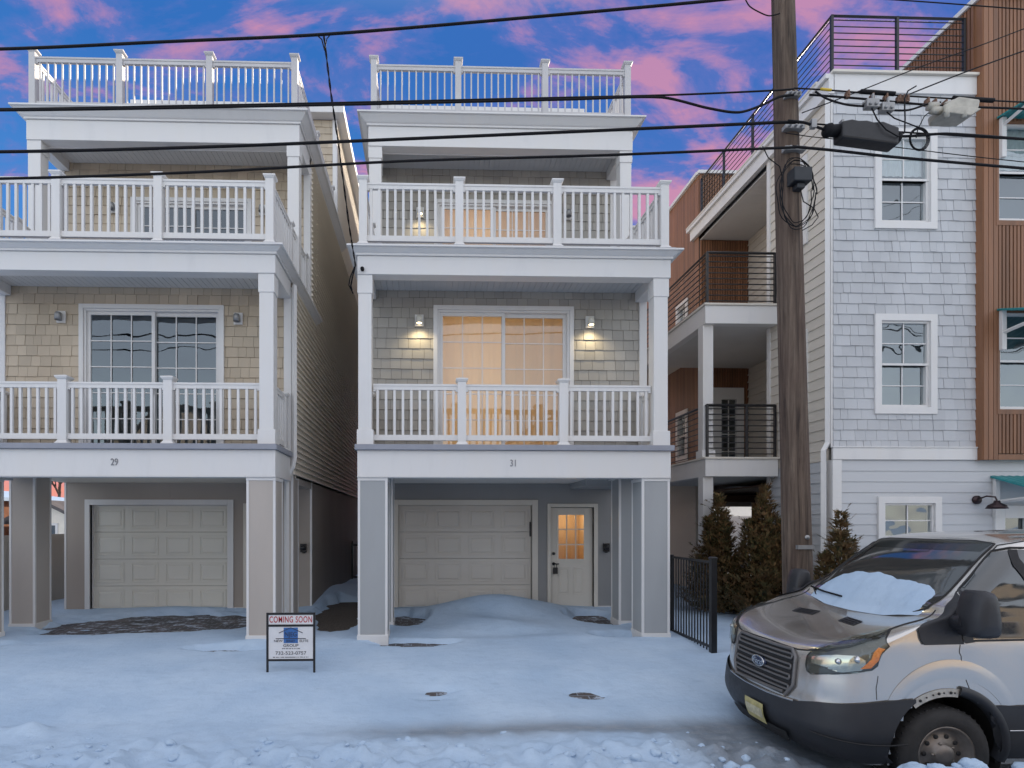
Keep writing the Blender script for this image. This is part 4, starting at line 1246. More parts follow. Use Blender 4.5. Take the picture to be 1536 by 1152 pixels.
wire('support strand above the black splice case', [(4.386, 6.70), (4.838, 6.675), (5.58, 6.616), (6.328, 6.582), (7.297, 6.543)], .011, False, True)
wire('cable passing through the black splice case', [(4.304, 6.69), (4.509, 6.668), (4.805, 6.577), (5.672, 6.529), (6.244, 6.57), (7.297, 6.519)], .017, False, True, Y=6.66)
wire('lowest line running right from the pole below the splice case', [(4.386, 6.408), (4.838, 6.376), (5.58, 6.309), (6.328, 6.257), (7.297, 6.193)], .018, False, True)
wire('thin pair line under the splice case toward the brown bay', [(4.3, 6.57), (4.62, 6.53), (5.0, 6.50), (5.7, 6.42), (6.6, 6.33), (7.297, 6.27)], .006, False, True)
wire('thin service line rising steeply right from the pole bracket', [(4.50, 6.814), (5.167, 7.077), (5.962, 7.402), (6.661, 7.661), (7.297, 7.912)], .007, False, True)
wire('thin service line rising right from the clamped cable', [(5.763, 7.041), (5.879, 7.092), (6.578, 7.375), (7.297, 7.643)], .009, False, True)
wire('thin line crossing the top right corner over the roof rail', [(4.75, 8.24), (4.961, 8.227), (6.078, 8.183), (7.297, 8.124)], .008, False, True)
wire('short jumper loop hanging from the pole near the top edge', [(3.80, 8.18), (3.86, 8.08), (3.98, 8.01), (4.1, 7.97), (4.23, 8.0)], .008)
wire('cable dipping through the two small taps', [(4.62, 7.03), (4.75, 6.95), (5.0, 6.88), (5.28, 6.86), (5.47, 6.83), (5.75, 6.83), (6.0, 6.91), (6.15, 6.93)], .013, Y=6.64)
# twisted drop from the topmost line to the grey house
P = [(-1.205, 6.70, 7.60), (-1.16, 6.9, 7.1), (-1.13, 7.3, 6.75), (-1.10, 8.1, 6.1), (-1.09, 8.72, 5.83)]
mb = MB(); Q = [Vector(p) for p in P]; S = []
for i in range(4):
    for k_ in range(10): S.append(Q[i].lerp(Q[i + 1], k_ / 10))
S.append(Q[-1])
for ph in (0, PI):
    mb.tube([p + Vector((math.cos(i * 1.1 + ph), math.sin(i * 1.1 + ph), 0)) * .008 for i, p in enumerate(S)], .007, 5)
mb.tube([(-1.30, 6.7, 7.62), (-1.23, 6.7, 7.56), (-1.2, 6.72, 7.45)], .008, 5)
mb.tube([(-1.12, 6.7, 7.63), (-1.17, 6.7, 7.57), (-1.195, 6.72, 7.48)], .006, 5)
mb.tube([(-1.09, 8.72, 5.83), (-1.13, 8.75, 5.70), (-1.17, 8.8, 5.55), (-1.16, 8.85, 5.5)], .012, 6)
mb.tube([(-1.10, 8.70, 5.80), (-1.17, 8.74, 5.66), (-1.20, 8.8, 5.56), (-1.14, 8.85, 5.45)], .010, 6)
mb.lathe((-.99, 8.79, 5.80), [(0, -.04), (.03, -.04), (.03, 0)], 'y', 12)
tag(mb.build('service_drop', PLAST), 'twisted service wire dropping to the left corner of the grey house', 'cable', 'overhead lines')
# line hardware
k = thing('splice_case', 'large black ribbed splice case slung on the cable right of the pole', 'splice case', (5.23, 6.66, 6.55))
mb = MB(); mp = lambda u, v, d: (u, 6.66 - d, v)
mb.prism([(4.90, 6.64), (5.02, 6.665), (5.10, 6.65), (5.2, 6.655), (5.28, 6.635), (5.4, 6.645), (5.52, 6.60), (5.59, 6.58), (5.585, 6.375), (4.905, 6.45)], mp, -.08, .09)
mb.build('shell', M('splice_black', (.012, .012, .014), .5, var=.2, bump=.2, bscale=14), k, bevel=.02)
mb = MB(); mb.lathe((4.74, 6.655, 6.575), [(0, 0), (.055, 0), (.075, .03), (.08, .06), (.065, .08), (.07, .17), (0, .17)], 'x', 20); mb.build('end_cap', PLAST, k); mb = MB(); mb.lathe((5.58, 6.655, 6.50), [(0, 0), (.07, 0), (.07, .06), (.05, .075), (0, .075)], 'x', 20)
mb.build('end_cap', PLAST, k)
mb = MB(); mb.box(4.575, 4.635, 6.63, 6.68, 6.60, 6.70); mb.box(4.94, 4.965, 6.63, 6.69, 6.64, 6.70); mb.box(5.44, 5.465, 6.63, 6.69, 6.60, 6.65); mb.build('hanger', GALV, k)
k = thing('line_amplifier', 'pale cast metal amplifier box hanging from the upper right cable', 'amplifier', (6.28, 6.64, 6.8))
mb = MB()
def sk(u, v, d): return (u, 6.66 - d, v)
mb.prism([(6.10, 6.83), (6.28, 6.93), (6.54, 6.90), (6.52, 6.79), (6.40, 6.73), (6.12, 6.73)], sk, -.12, .13); mb.build('housing', ALU, k, bevel=.025)
mb = MB(); mb.prism([(6.07, 6.725), (6.25, 6.80), (6.53, 6.775), (6.40, 6.69)], sk, -.05, .15); mb.build('lid', ALU, k, bevel=.01)
mb = MB()
for u in (6.12, 6.33): mb.lathe((u, 6.53, 6.70), [(0, -.03), (.028, -.03), (.028, .05)], 'z', 10)
mb.lathe((5.99, 6.63, 6.87), [(0, 0), (.045, 0), (.05, .1), (0, .12)], 'x', 12); mb.lathe((6.0, 6.60, 6.80), [(0, 0), (.04, 0), (.045, .1), (0, .12)], 'x', 12)
mb.tube([(6.2, 6.64, 6.92), (6.35, 6.64, 6.97), (6.6, 6.64, 6.93)], .012, 6); mb.build('fitting', ALU, k)
for i, (u, v) in enumerate(((5.283, 6.872), (5.468, 6.832))):
    k = MB(); k.box(u - .075, u + .075, 6.58, 6.66, v - .05, v + .05); k.box(u - .09, u + .09, 6.61, 6.65, v + .01, v + .03)
    k.lathe((u - .04, 6.585, v - .02), [(0, -.03), (.02, -.03), (.02, 0)], 'y', 8); k.lathe((u + .03, 6.585, v - .02), [(0, -.03), (.02, -.03), (.02, 0)], 'y', 8)
    k.box(u + .02, u + .045, 6.62, 6.65, v + .05, v + .14)
    tag(k.build('cable_tap', GALV, bevel=.008), ('higher', 'lower')[i] + ' of two small grey taps on the cable above the splice case', 'cable tap', 'cable taps')
for i, (a, b) in enumerate((((5.209, 7.075), (5.622, 7.055)), ((6.344, 7.02), (6.845, 7.0)))):
    k = MB(); k.tube([(a[0], 6.685, a[1]), (b[0], 6.685, b[1])], .026, 10)
    tag(k.build('cable_sleeve', PLAST), ('nearer', 'farther')[i] + ' to the pole of two black sleeves on the top right line', 'sleeve', 'black cable sleeves')
k = MB()
for (u, v) in ((5.05, 7.03), (5.35, 7.0), (5.52, 7.0), (5.68, 6.99), (5.73, 6.99), (5.78, 6.99), (6.03, 6.96), (6.12, 6.95), (6.25, 6.94)):
    k = MB(); k.box(u - .022, u + .022, 6.67, 6.72, v - .03, v + .025); k.box(u - .01, u + .01, 6.66, 6.73, v - .01, v + .05)
    tag(k.build('line_clamp', M('rusty_clamp', (.16, .09, .06), .7, var=.4, scale=30), bevel=.004), 'small rusty clamp on the clamped line right of the pole', 'clamp', 'rusty line clamps')
k = MB()
for j in range(3):
    cx_, cz_ = 5.89 + .015 * j, 6.49 + .01 * j; ra, rb = .10 + .012 * j, .12 + .01 * j
    k.tube([(cx_ + ra * math.cos(2 * PI * i / 24), 6.65 + .012 * j, cz_ + rb * math.sin(2 * PI * i / 24)) for i in range(25)], .006, 5)
k.tube([(6.1, 6.64, 6.88), (5.95, 6.64, 6.76), (5.87, 6.64, 6.60), (5.85, 6.64, 6.50)], .006, 5)
tag(k.build('cable_loop', PLAST), 'small slack coil of thin black cable right of the splice case', 'cable loop')
k = MB()
k.tube([(5.29, 6.62, 6.83), (5.31, 6.56, 6.65), (5.40, 6.54, 6.52), (5.55, 6.55, 6.45), (5.64, 6.56, 6.50), (5.68, 6.6, 6.7), (5.69, 6.62, 6.95), (5.75, 6.64, 7.06), (5.85, 6.64, 7.12)], .008, 6)
k.tube([(5.47, 6.62, 6.79), (5.55, 6.60, 6.70), (5.75, 6.60, 6.63), (5.95, 6.62, 6.58)], .007, 6)
tag(k.build('jumper_cable', PLAST), 'thin drop cables looping from the small taps across the splice case', 'cable')
k = MB(); k.tube([(4.72, 6.69, 7.098), (4.85, 6.69, 7.088)], .015, 8); tag(k.build('line_marker', M('yellow_plastic', (.55, .38, .03), .5)), 'short yellow marker sleeve on the line right of the pole', 'marker')

# ------------------------------------------------------------------ yard sign
S = thing('yard_sign', 'white COMING SOON real estate sign in a black metal frame on the snow', 'sign', (-1.73, 7.3, 0))
sx0, sx1, sy = -2.04, -1.422, 7.3
m = MB()
for xx in (sx0, sx1 - .026): m.box(xx, xx + .026, sy - .012, sy + .012, -.15, .752)
for z in (.725, .575, .135): m.box(sx0 + .026, sx1 - .026, sy - .0115, sy + .0115, z, z + .026)
m.build('frame', BLACK, S)
SIGNW = M('sign_white', (.66, .66, .67), .4, var=.05)
m = MB(); m.box(sx0 + .028, sx1 - .028, sy - .006, sy + .006, .603, .723); m.build('header_panel', SIGNW, S)
m = MB(); m.box(sx0 + .028, sx1 - .028, sy - .006, sy + .006, .163, .573); pnl = m.build('sign_panel', SIGNW, S)
RED = M('sign_red', (.42, .012, .02), .5); NAVY = M('sign_navy', (.03, .035, .06), .5); BLUE = M('sign_blue', (.035, .13, .36), .5); INK = M('sign_ink', (.05, .05, .055), .5)
cx_ = (sx0 + sx1) / 2
text_obj('COMING SOON', .112, (cx_, sy - .0085, .662), RED, S, 'lettering', xs=.62, bold=.0007, extr=.001, space=1.12)
m = MB(); m.box(cx_ - .09, cx_ + .09, sy - .0085, sy - .0062, .365, .562); m.build('logo_square', BLUE, S)
text_obj('NJEG', .085, (cx_, sy - .0105, .475), NAVY, S, 'lettering', xs=.82, extr=.001)
m = MB(); m.tube([(cx_ - .15, sy - .0095, .495), (cx_, sy - .0095, .562), (cx_ + .15, sy - .0095, .495)], .0045, 4); m.box(cx_ - .19, cx_ + .19, sy - .0105, sy - .009, .418, .427); m.build('roof_emblem', NAVY, S)
text_obj('NEW', .042, (cx_ - .158, sy - .0085, .391), INK, S, 'lettering', xs=1.15, extr=.001)
text_obj('JERSEY', .038, (cx_, sy - .0105, .391), NAVY, S, 'lettering', xs=1.05, extr=.001)
text_obj('ELITE', .042, (cx_ + .165, sy - .0085, .391), INK, S, 'lettering', xs=1.15, extr=.001)
text_obj('GROUP', .050, (cx_, sy - .0085, .333), INK, S, 'lettering', xs=1.15, extr=.001)
text_obj('732-523-0757', .062, (cx_, sy - .0085, .236), INK, S, 'lettering', xs=1.12, extr=.001)
m = MB(); rg = random.Random(2)
for (a, b, z) in ((cx_ - .11, cx_ + .11, .295), (cx_ - .225, cx_ + .225, .185)):
    u = a
    while u < b:
        w_ = rg.uniform(.005, .011); m.box(u, u + w_, sy - .0075, sy - .0062, z - .006, z + .006); u += w_ + rg.choice((.004, .004, .012))
m.build('fine_print', INK, S)

# ------------------------------------------------------------------ van
def pchip(tab):
    xs = [p[0] for p in tab]; ys = [p[1] for p in tab]; n = len(xs)
    h = [xs[i + 1] - xs[i] for i in range(n - 1)]; dl = [(ys[i + 1] - ys[i]) / h[i] for i in range(n - 1)]
    d = [0] * n; d[0], d[-1] = dl[0], dl[-1]
    for i in range(1, n - 1):
        if dl[i - 1] * dl[i] > 0:
            w1, w2 = 2 * h[i] + h[i - 1], h[i] + 2 * h[i - 1]
            d[i] = (w1 + w2) / (w1 / dl[i - 1] + w2 / dl[i])
    def f(x):
        x = min(max(x, xs[0]), xs[-1])
        i = 0
        while i < n - 2 and x > xs[i + 1]: i += 1
        t = (x - xs[i]) / h[i]
        return ys[i] * (1 + 2 * t) * (1 - t) ** 2 + d[i] * h[i] * t * (1 - t) ** 2 + ys[i + 1] * t * t * (3 - 2 * t) + d[i + 1] * h[i] * t * t * (t - 1)
    return f
VX, VY, VZ = 3.20, 5.425, -.29
xf = pchip([(.20, .13), (.30, .05), (.45, .0), (.60, .01), (.72, .03), (.90, .055), (1.03, .08), (1.07, .115), (1.10, .18), (1.15, .31), (1.20, .47), (1.27, .71), (1.325, .92), (1.36, .99), (1.46, 1.06), (1.70, 1.285), (1.95, 1.575), (2.03, 1.70), (2.07, 1.87), (2.095, 2.15), (2.115, 2.6), (2.125, 3.0)])
wf = pchip([(.20, .93), (.35, .98), (.55, 1.0), (.80, 1.01), (1.05, 1.01), (1.25, .995), (1.45, .965), (1.70, .92), (1.93, .835), (2.0, .805), (2.05, .75), (2.09, .64), (2.115, .42), (2.125, .2)])
rf = pchip([(.20, .46), (.45, .46), (.75, .44), (1.03, .40), (1.10, .34), (1.20, .22), (1.30, .10), (1.40, .10), (1.55, .22), (1.80, .28), (2.1, .3)])
NE = 2.7
def sstep(a, b, x):
    t = max(0, min(1, (x - a) / (b - a))); return t * t * (3 - 2 * t)
def fcrown(y, z): return .075 * min(1.1, abs(y) / .95) ** 2 * sstep(.95, 1.15, z) * (1 - sstep(1.36, 1.62, z))
def unz(y, z):
    q = z
    for _ in range(6): q = z - fcrown(y, q)
    return q
def GV(t, z, off=0.0):
    """t in [-1,1]: round the front; |t|>1: along the side, metres behind the corner"""
    def pt(t, z):
        s = 1 if t >= 0 else -1; a = min(abs(t), 1) * PI / 2
        y = wf(z) * math.sin(a) ** (2 / NE) if a > 1e-6 else 0
        u = rf(z) * (1 - max(0, math.cos(a)) ** (2 / NE))
        x = xf(z) + u + max(0, abs(t) - 1)
        return Vector((x, s * y, z + fcrown(y, z)))
    p = pt(t, z)
    if off:
        e = .004
        a = pt(t + e, z) - pt(t - e, z); b = pt(t, z + e) - pt(t, z - e)
        nn = a.cross(b)
        if nn.length > 1e-9:
            nn.normalize()
            if nn.x > 0 and abs(nn.y) < .3 and nn.z < .2: nn = -nn
            c = Vector((2.2, 0, 1.0))
            if nn.dot(p - c) < 0: nn = -nn
            p = p + nn * off
    return p
# the near side (towards the camera) is t < 0
def tw(p): return (VX + p[0], VY + p[1] * .94, VZ + p[2])
def tfx(x, z):                     # side position -> t (near side)
    u = x - xf(z)
    r = rf(z)
    if u >= r: return -(1 + u - r)
    c = (1 - max(0, u) / r) ** (NE / 2)
    return -max(.60, math.acos(max(0, min(1, c))) / (PI / 2))
def tfy(y, z):
    q = min(1, abs(y) / wf(z)) ** (NE / 2)
    return (1 if y > 0 else -1) * math.asin(q) / (PI / 2)
van = thing('van', 'silver grey cargo van parked at the kerb with snow on its windshield', 'van', (VX + 1.05, VY, VZ))
SILVER = M('van_silver', (.60, .575, .54), .20, metal=.8, var=.03, scale=.7, coat=.9)
DKPL = M('van_black_plastic', (.018, .019, .023), .48, var=.12, scale=5, bump=.08, bscale=150)
VGLASS = M('van_glass', (.022, .028, .03), .035, var=.2, spec=.9, coat=1)
SEAM = M('van_seam', (.012, .012, .013), .7)
CHROME = M('chrome', (.62, .62, .63), .15, metal=1, var=.05)
GRILLE = M('grille_grey', (.15, .145, .145), .4, metal=.35, var=.1)
WCX, WCZ, WR = 1.01, .34, .385
ARCH = .485
def shell(parent):
    ts = [-(1 + .06 * i) for i in range(75, 0, -1)] + [-1 + i / 24 for i in range(49)] + [1 + .06 * i for i in range(1, 76)]
    zs = []
    z = .20
    while z < 2.124: zs.append(z); z += .035 if z < 1.02 or 1.45 < z < 1.95 else (.012 if z < 1.45 else .015)
    zs.append(2.125)
    vs = [tw(GV(t, z)) for z in zs for t in ts]; nt_ = len(ts); fs = []
    for j in range(len(zs) - 1):
        for i in range(nt_ - 1):
            tm, zm = (ts[i] + ts[i + 1]) / 2, (zs[j] + zs[j + 1]) / 2
            p = GV(tm, zm)
            if abs(tm) > .8 and any((p.x - cx) ** 2 + (p.z - WCZ) ** 2 < (ARCH - .01) ** 2 for cx in (WCX, WCX + 3.3)): continue
            fs.append((j * nt_ + i, j * nt_ + i + 1, (j + 1) * nt_ + i + 1, (j + 1) * nt_ + i))
    mb = MB(); mb.add(vs, fs, 0, True)
    # tail
    xe = VX + 5.6
    mb.add([(xe, VY + s * wf(z) * .94, VZ + z) for z in zs for s in (-1, 1)], [(2 * j, 2 * j + 1, 2 * j + 3, 2 * j + 2) for j in range(len(zs) - 1)])
    o = mb.build('body', SILVER, parent)
    return o
body = shell(van)
def fillpatch(name, poly, mat, off, parent, step=.035, thick=0, smooth=True):
    """poly in (t,z); returns a panel lying `off` above the body"""
    bm = bmesh.new()
    vs = [bm.verts.new((p[0], p[1], 0)) for p in poly]
    f = bm.faces.new(vs)
    bmesh.ops.triangulate(bm, faces=[f], ngon_method='EAR_CLIP')
    us = [p[0] for p in poly]; zs = [p[1] for p in poly]
    def cut(lo, hi, nrm, st):
        k = math.ceil(lo / st) * st
        while k < hi:
            co = (k, 0, 0) if nrm == 0 else (0, k, 0)
            bmesh.ops.bisect_plane(bm, geom=bm.verts[:] + bm.edges[:] + bm.faces[:], plane_co=co, plane_no=(1, 0, 0) if nrm == 0 else (0, 1, 0))
            k += st
    cut(min(us), max(us), 0, step); cut(min(zs), max(zs), 1, step)
    for v in bm.verts:
        o_ = off(v.co.x, v.co.y) if callable(off) else off
        v.co = Vector(tw(GV(v.co.x, v.co.y, o_)))
    cc = Vector(tw((2.2, 0, 1.0)))
    bm.normal_update(); tot = 0
    for f in bm.faces:
        f.smooth = smooth
        tot += f.normal.dot(f.calc_center_median() - cc) * f.calc_area()
    if tot < 0: bmesh.ops.reverse_faces(bm, faces=bm.faces[:])
    me = bpy.data.meshes.new(name); bm.to_mesh(me); bm.free(); me.materials.append(mat)
    o = link(name, me, parent)
    if thick:
        md = o.modifiers.new('Solid', 'SOLIDIFY'); md.thickness = thick; md.offset = 0
    return o
def seam(pts, r, mat, parent, name, off=.003, sub=6):
    mb = MB(); Q = []
    for a, b in zip(pts, pts[1:]):
        for k in range(sub):
            t = k / sub; Q.append((a[0] + (b[0] - a[0]) * t, a[1] + (b[1] - a[1]) * t))
    Q.append(pts[-1])
    mb.tube([tw(GV(t, z, off)) for t, z in Q], r, 6)
    return mb.build(name, mat, parent)
def SD(x, z):
    z = unz(.95, z); return (tfx(x, z), z)
def FR(y, z):
    z = unz(y, z); return (tfy(y, z), z)
mir = lambda poly: [(-t, z) for t, z in poly]
# bumper (both sides in one wrap), with wheel-arch cut
arc = []
for i in range(0, 11):
    a = PI - (PI / 2 - .42) * i / 10 * 1.0
    a = R(183) - R(58) * i / 10
    arc.append((WCX + ARCH * math.cos(a), WCZ + ARCH * math.sin(a)))
near = [SD(x, z) for x, z in arc]
low = [SD(WCX - ARCH, .30), SD(.60, .235), SD(.40, .22), FR(-.6, .22)]
top = [SD(arc[-1][0], .765), SD(.50, .752), SD(.28, .72), FR(-.72, .665), FR(-.56, .625), FR(-.46, .605)]
poly = top[::1]
poly = [SD(arc[-1][0], .765)] + top[1:] + [FR(.46, .605), FR(.56, .625), FR(.72, .665)] + mir([top[2], top[1], top[0]]) + mir(near[::-1]) + mir(low) + low[::-1] + near
bump_o = fillpatch('bumper', poly, DKPL, lambda t, z: .016 + .03 * max(0, min(1, (.60 - abs(z - .48) * 2.2))) , van, .03)
fillpatch('lower_intake', [FR(-.46, .345), FR(.46, .345), FR(.40, .25), FR(-.42, .25)], SEAM, .05, bump_o)
seam([SD(.66, .41), SD(.5, .40), SD(.3, .41), FR(-.72, .425)], .006, SEAM, bump_o, 'groove', .044)
seam([FR(-.54, .618), FR(-.2, .600), FR(.2, .600), FR(.54, .618)], .012, CHROME, van, 'chrome_strip', .02)
pl = fillpatch('license_plate', [FR(-.20, .325), FR(.11, .325), FR(.11, .485), FR(-.20, .485)], M('plate_straw', (.42, .37, .16), .5, var=.35, scale=14), .062, van)
fillpatch('plate_band', [FR(-.185, .37), FR(.095, .37), FR(.095, .44), FR(-.185, .44)], M('plate_pale', (.46, .43, .30), .5, var=.4, scale=20), .066, pl)
# grille
gr = fillpatch('grille', [FR(-.42, .635), FR(-.50, .74), FR(-.49, .99), FR(-.43, 1.045), FR(.43, 1.045), FR(.49, .99), FR(.50, .74), FR(.42, .635)], SEAM, .008, van, .03)
seam([FR(-.42, .635), FR(-.50, .74), FR(-.49, .99), FR(-.43, 1.045), FR(.43, 1.045), FR(.49, .99), FR(.50, .74), FR(.42, .635), FR(-.40, .66)], .016, GRILLE, gr, 'grille_surround', .014)
for i, z in enumerate((.690, .782, .874, .966)):
    for dz in (0, .040):
        b = seam([FR(-.445, z + dz), FR(.445, z + dz)], .010, GRILLE, gr, 'slat', .016, sub=20)
    seam([FR(-.445, z), FR(-.452, z + .02), FR(-.445, z + .04)], .010, GRILLE, gr, 'slat', .016); seam([FR(.445, z), FR(.452, z + .02), FR(.445, z + .04)], .010, GRILLE, gr, 'slat', .016)
em = MB(); c0 = GV(0, .850, .02); mbp = []
em.lathe(tw((c0.x - .012, c0.y, c0.z)), [(0, -.014), (.046, -.012), (.052, 0), (.052, .02)], 'x', 28)
eo = em.build('oval_badge', M('badge_blue', (.03, .05, .11), .25, metal=.4, coat=1), van)
eo.data.transform(Matrix.Translation(tw((c0.x, c0.y, c0.z))) @ Matrix.Diagonal((1, 1.9, .92, 1)) @ Matrix.Translation(-Vector(tw((c0.x, c0.y, c0.z)))))
rg_ = MB(); rg_.tube([tw((c0.x - .018, c0.y + .097 * math.cos(2 * PI * i / 32), c0.z + .047 * math.sin(2 * PI * i / 32))) for i in range(33)], .008, 8); rg_.build('badge_ring', CHROME, eo)
text_obj('Ford', .070, tw((c0.x - .0285, c0.y, c0.z - .002)), CHROME, eo, 'lettering', rotz=-PI / 2, xs=1.1, extr=.002, shear=.35)
# headlights
HLP = [FR(-.62, .90), FR(-.600, .95), FR(-.60, 1.03), FR(-.63, 1.075), FR(-.76, 1.105), FR(-.88, 1.16), SD(.50, 1.245), SD(.64, 1.315), SD(.52, 1.18), SD(.42, 1.03), SD(.38, .998), SD(.28, .975), FR(-.85, .935), FR(-.66, .885)]
HL_IN = M('headlight_house', (.055, .055, .05), .25, var=.15, coat=1)
AMBER = M('amber_lens', (.75, .20, .01), .25, coat=1, var=.25, scale=30)
REFL = M('headlight_reflector', (.60, .60, .56), .10, metal=.9, var=.1)
LENS = glass_mat('headlight_lens', .06, (.88, .9, .86), wave=.0)
for pf_ in (lambda p: p, mir):
    h = fillpatch('headlight', pf_(HLP), HL_IN, .004, van, .03)
    fillpatch('turn_lamp', pf_([SD(.31, 1.0), SD(.375, 1.012), SD(.43, 1.07), SD(.485, 1.16), SD(.44, 1.17), SD(.38, 1.08)]), AMBER, .009, h, .02)
    fillpatch('reflector', pf_([FR(-.645, .98), FR(-.65, 1.035), FR(-.74, 1.06), FR(-.84, 1.085), SD(.30, 1.10), SD(.34, 1.07), SD(.345, 1.02), SD(.29, .965), FR(-.86, .95), FR(-.80, .975)]), REFL, .008, h, .02)
    for (x_, z_, r_) in ((.205, 1.02, .026), (.29, 1.04, .032)):
        t_, z__ = SD(x_, z_); t_ = t_ if pf_ is not mir else -t_
        c_ = GV(t_, z_, .010); sp = MB(); sp.lathe(tw((c_.x, c_.y, c_.z)), [(0, -.02), (r_ * .7, -.016), (r_, 0)], 'x', 14); sp.build('bulb', CHROME, h)
    seam(pf_(HLP + [HLP[0]]), .006, SEAM, h, 'lens_edge', .004, 5)
    fillpatch('lens', pf_(HLP), LENS, .022, h, .03)
# shut lines
for pf_ in (lambda p: p, mir):
    seam(pf_([FR(-.46, 1.055), FR(-.575, 1.07), FR(-.63, 1.088), FR(-.76, 1.118), FR(-.88, 1.173), SD(.505, 1.258), SD(.645, 1.325), SD(.76, 1.37), SD(.85, 1.395)]), .0075, SEAM, van, 'hood_seam', .001)
    seam(pf_([SD(.85, 1.395), SD(.97, 1.44), SD(1.03, 1.47)]), .005, SEAM, van, 'hood_seam', .001)
    seam(pf_([SD(1.20, .80), SD(1.14, .95), SD(1.115, 1.10), SD(1.11, 1.19)]), .0026, SEAM, van, 'door_seam', .001)
    seam(pf_([SD(.42, .76), SD(.415, .85), SD(.43, .95)]), .0024, SEAM, van, 'wing_seam', .001)
    seam(pf_([SD(1.14, 1.60), SD(1.22, 1.68), SD(1.45, 1.875), SD(1.66, 1.99), SD(1.9, 2.03), SD(2.6, 2.045)]), .005, SEAM, van, 'door_seam', .001)
    seam(pf_([SD(2.55, .6), SD(2.55, 1.2), SD(2.5, 2.04)]), .004, SEAM, van, 'door_seam', .001)
seam([FR(-.46, 1.057), FR(0, 1.060), FR(.46, 1.057)], .006, SEAM, van, 'hood_seam', .001)
# windshield, side glass, sail panel
WS = [FR(-.765, 1.52), FR(-.75, 1.46), FR(-.66, 1.41), FR(-.3, 1.372), FR(.3, 1.372), FR(.66, 1.41), FR(.75, 1.46), FR(.765, 1.52), FR(.715, 1.80), FR(.665, 2.0), FR(.5, 2.02), FR(-.5, 2.02), FR(-.665, 2.0), FR(-.715, 1.80)]
ws = fillpatch('windshield', WS, VGLASS, .006, van, .04)
seam(WS + [WS[0]], .008, SEAM, ws, 'seal', .004, 5)
fillpatch('sun_strip', [FR(-.65, 1.93), FR(.65, 1.93), FR(.65, 2.0), FR(.5, 2.02), FR(-.5, 2.02), FR(-.65, 2.0)], M('tint_band', (.02, .025, .026), .1), .0075, ws)
for a, b in ((.25, .80),):
    m = MB(); m.tube([tw(GV(*FR(a, 1.425), .03)), tw(GV(*FR((a + b) / 2, 1.44), .035)), tw(GV(*FR(b, 1.47), .02))], .010, 5); m.build('wiper', PLAST, van)
for pf_ in (lambda p: p, mir):
    sg = fillpatch('side_window', pf_([SD(1.22, 1.235), SD(1.215, 1.63), SD(1.45, 1.83), SD(1.60, 1.925), SD(1.75, 1.955), SD(2.42, 1.96), SD(2.42, 1.245)]), VGLASS, .005, van, .06)
    seam(pf_([SD(1.20, 1.63), SD(1.45, 1.845), SD(1.60, 1.94), SD(1.75, 1.97), SD(2.44, 1.975)]), .008, SEAM, sg, 'seal', .006)
    seam(pf_([SD(1.16, 1.22), SD(1.7, 1.228), SD(2.44, 1.235)]), .009, SEAM, sg, 'seal', .006)
    fillpatch('window_divider', pf_([SD(1.725, 1.235), SD(1.725, 1.95), SD(1.775, 1.952), SD(1.775, 1.235)]), SEAM, .012, sg)
    fillpatch('sail_panel', pf_([SD(.80, 1.19), SD(1.135, 1.195), SD(1.135, 1.60), SD(1.02, 1.42)]), DKPL, .014, van, .03)
    fillpatch('mirror_base', pf_([SD(1.14, 1.20), SD(1.14, 1.61), SD(1.215, 1.63), SD(1.22, 1.21)]), DKPL, .016, van, .03)
# fender crease
for pf_ in (lambda p: p, mir):
    fl = MB(); vs, fs = [], []; n = 30
    for i in range(n + 1):
        a = R(160) - R(142) * i / n; e = math.sin(PI * i / n) ** .5
        for dr, oo in ((.055, .001), (.085, .006), (.115, .010), (.15, .008), (.20, .001)):
            t_, z_ = SD(WCX + .02 + (ARCH + dr * (.4 + .6 * e)) * math.cos(a), WCZ + .05 + (ARCH + dr * (.4 + .6 * e)) * math.sin(a))
            vs.append(tw(GV(t_ if pf_ is not mir else -t_, z_, .0015 + oo * e)))
    for i in range(n):
        for k_ in range(4): fs.append((5 * i + k_, 5 * i + k_ + 1, 5 * i + 6 + k_, 5 * i + 5 + k_))
    fl.add(vs, fs, 0, True); fl.build('fender_flare', SILVER, van)
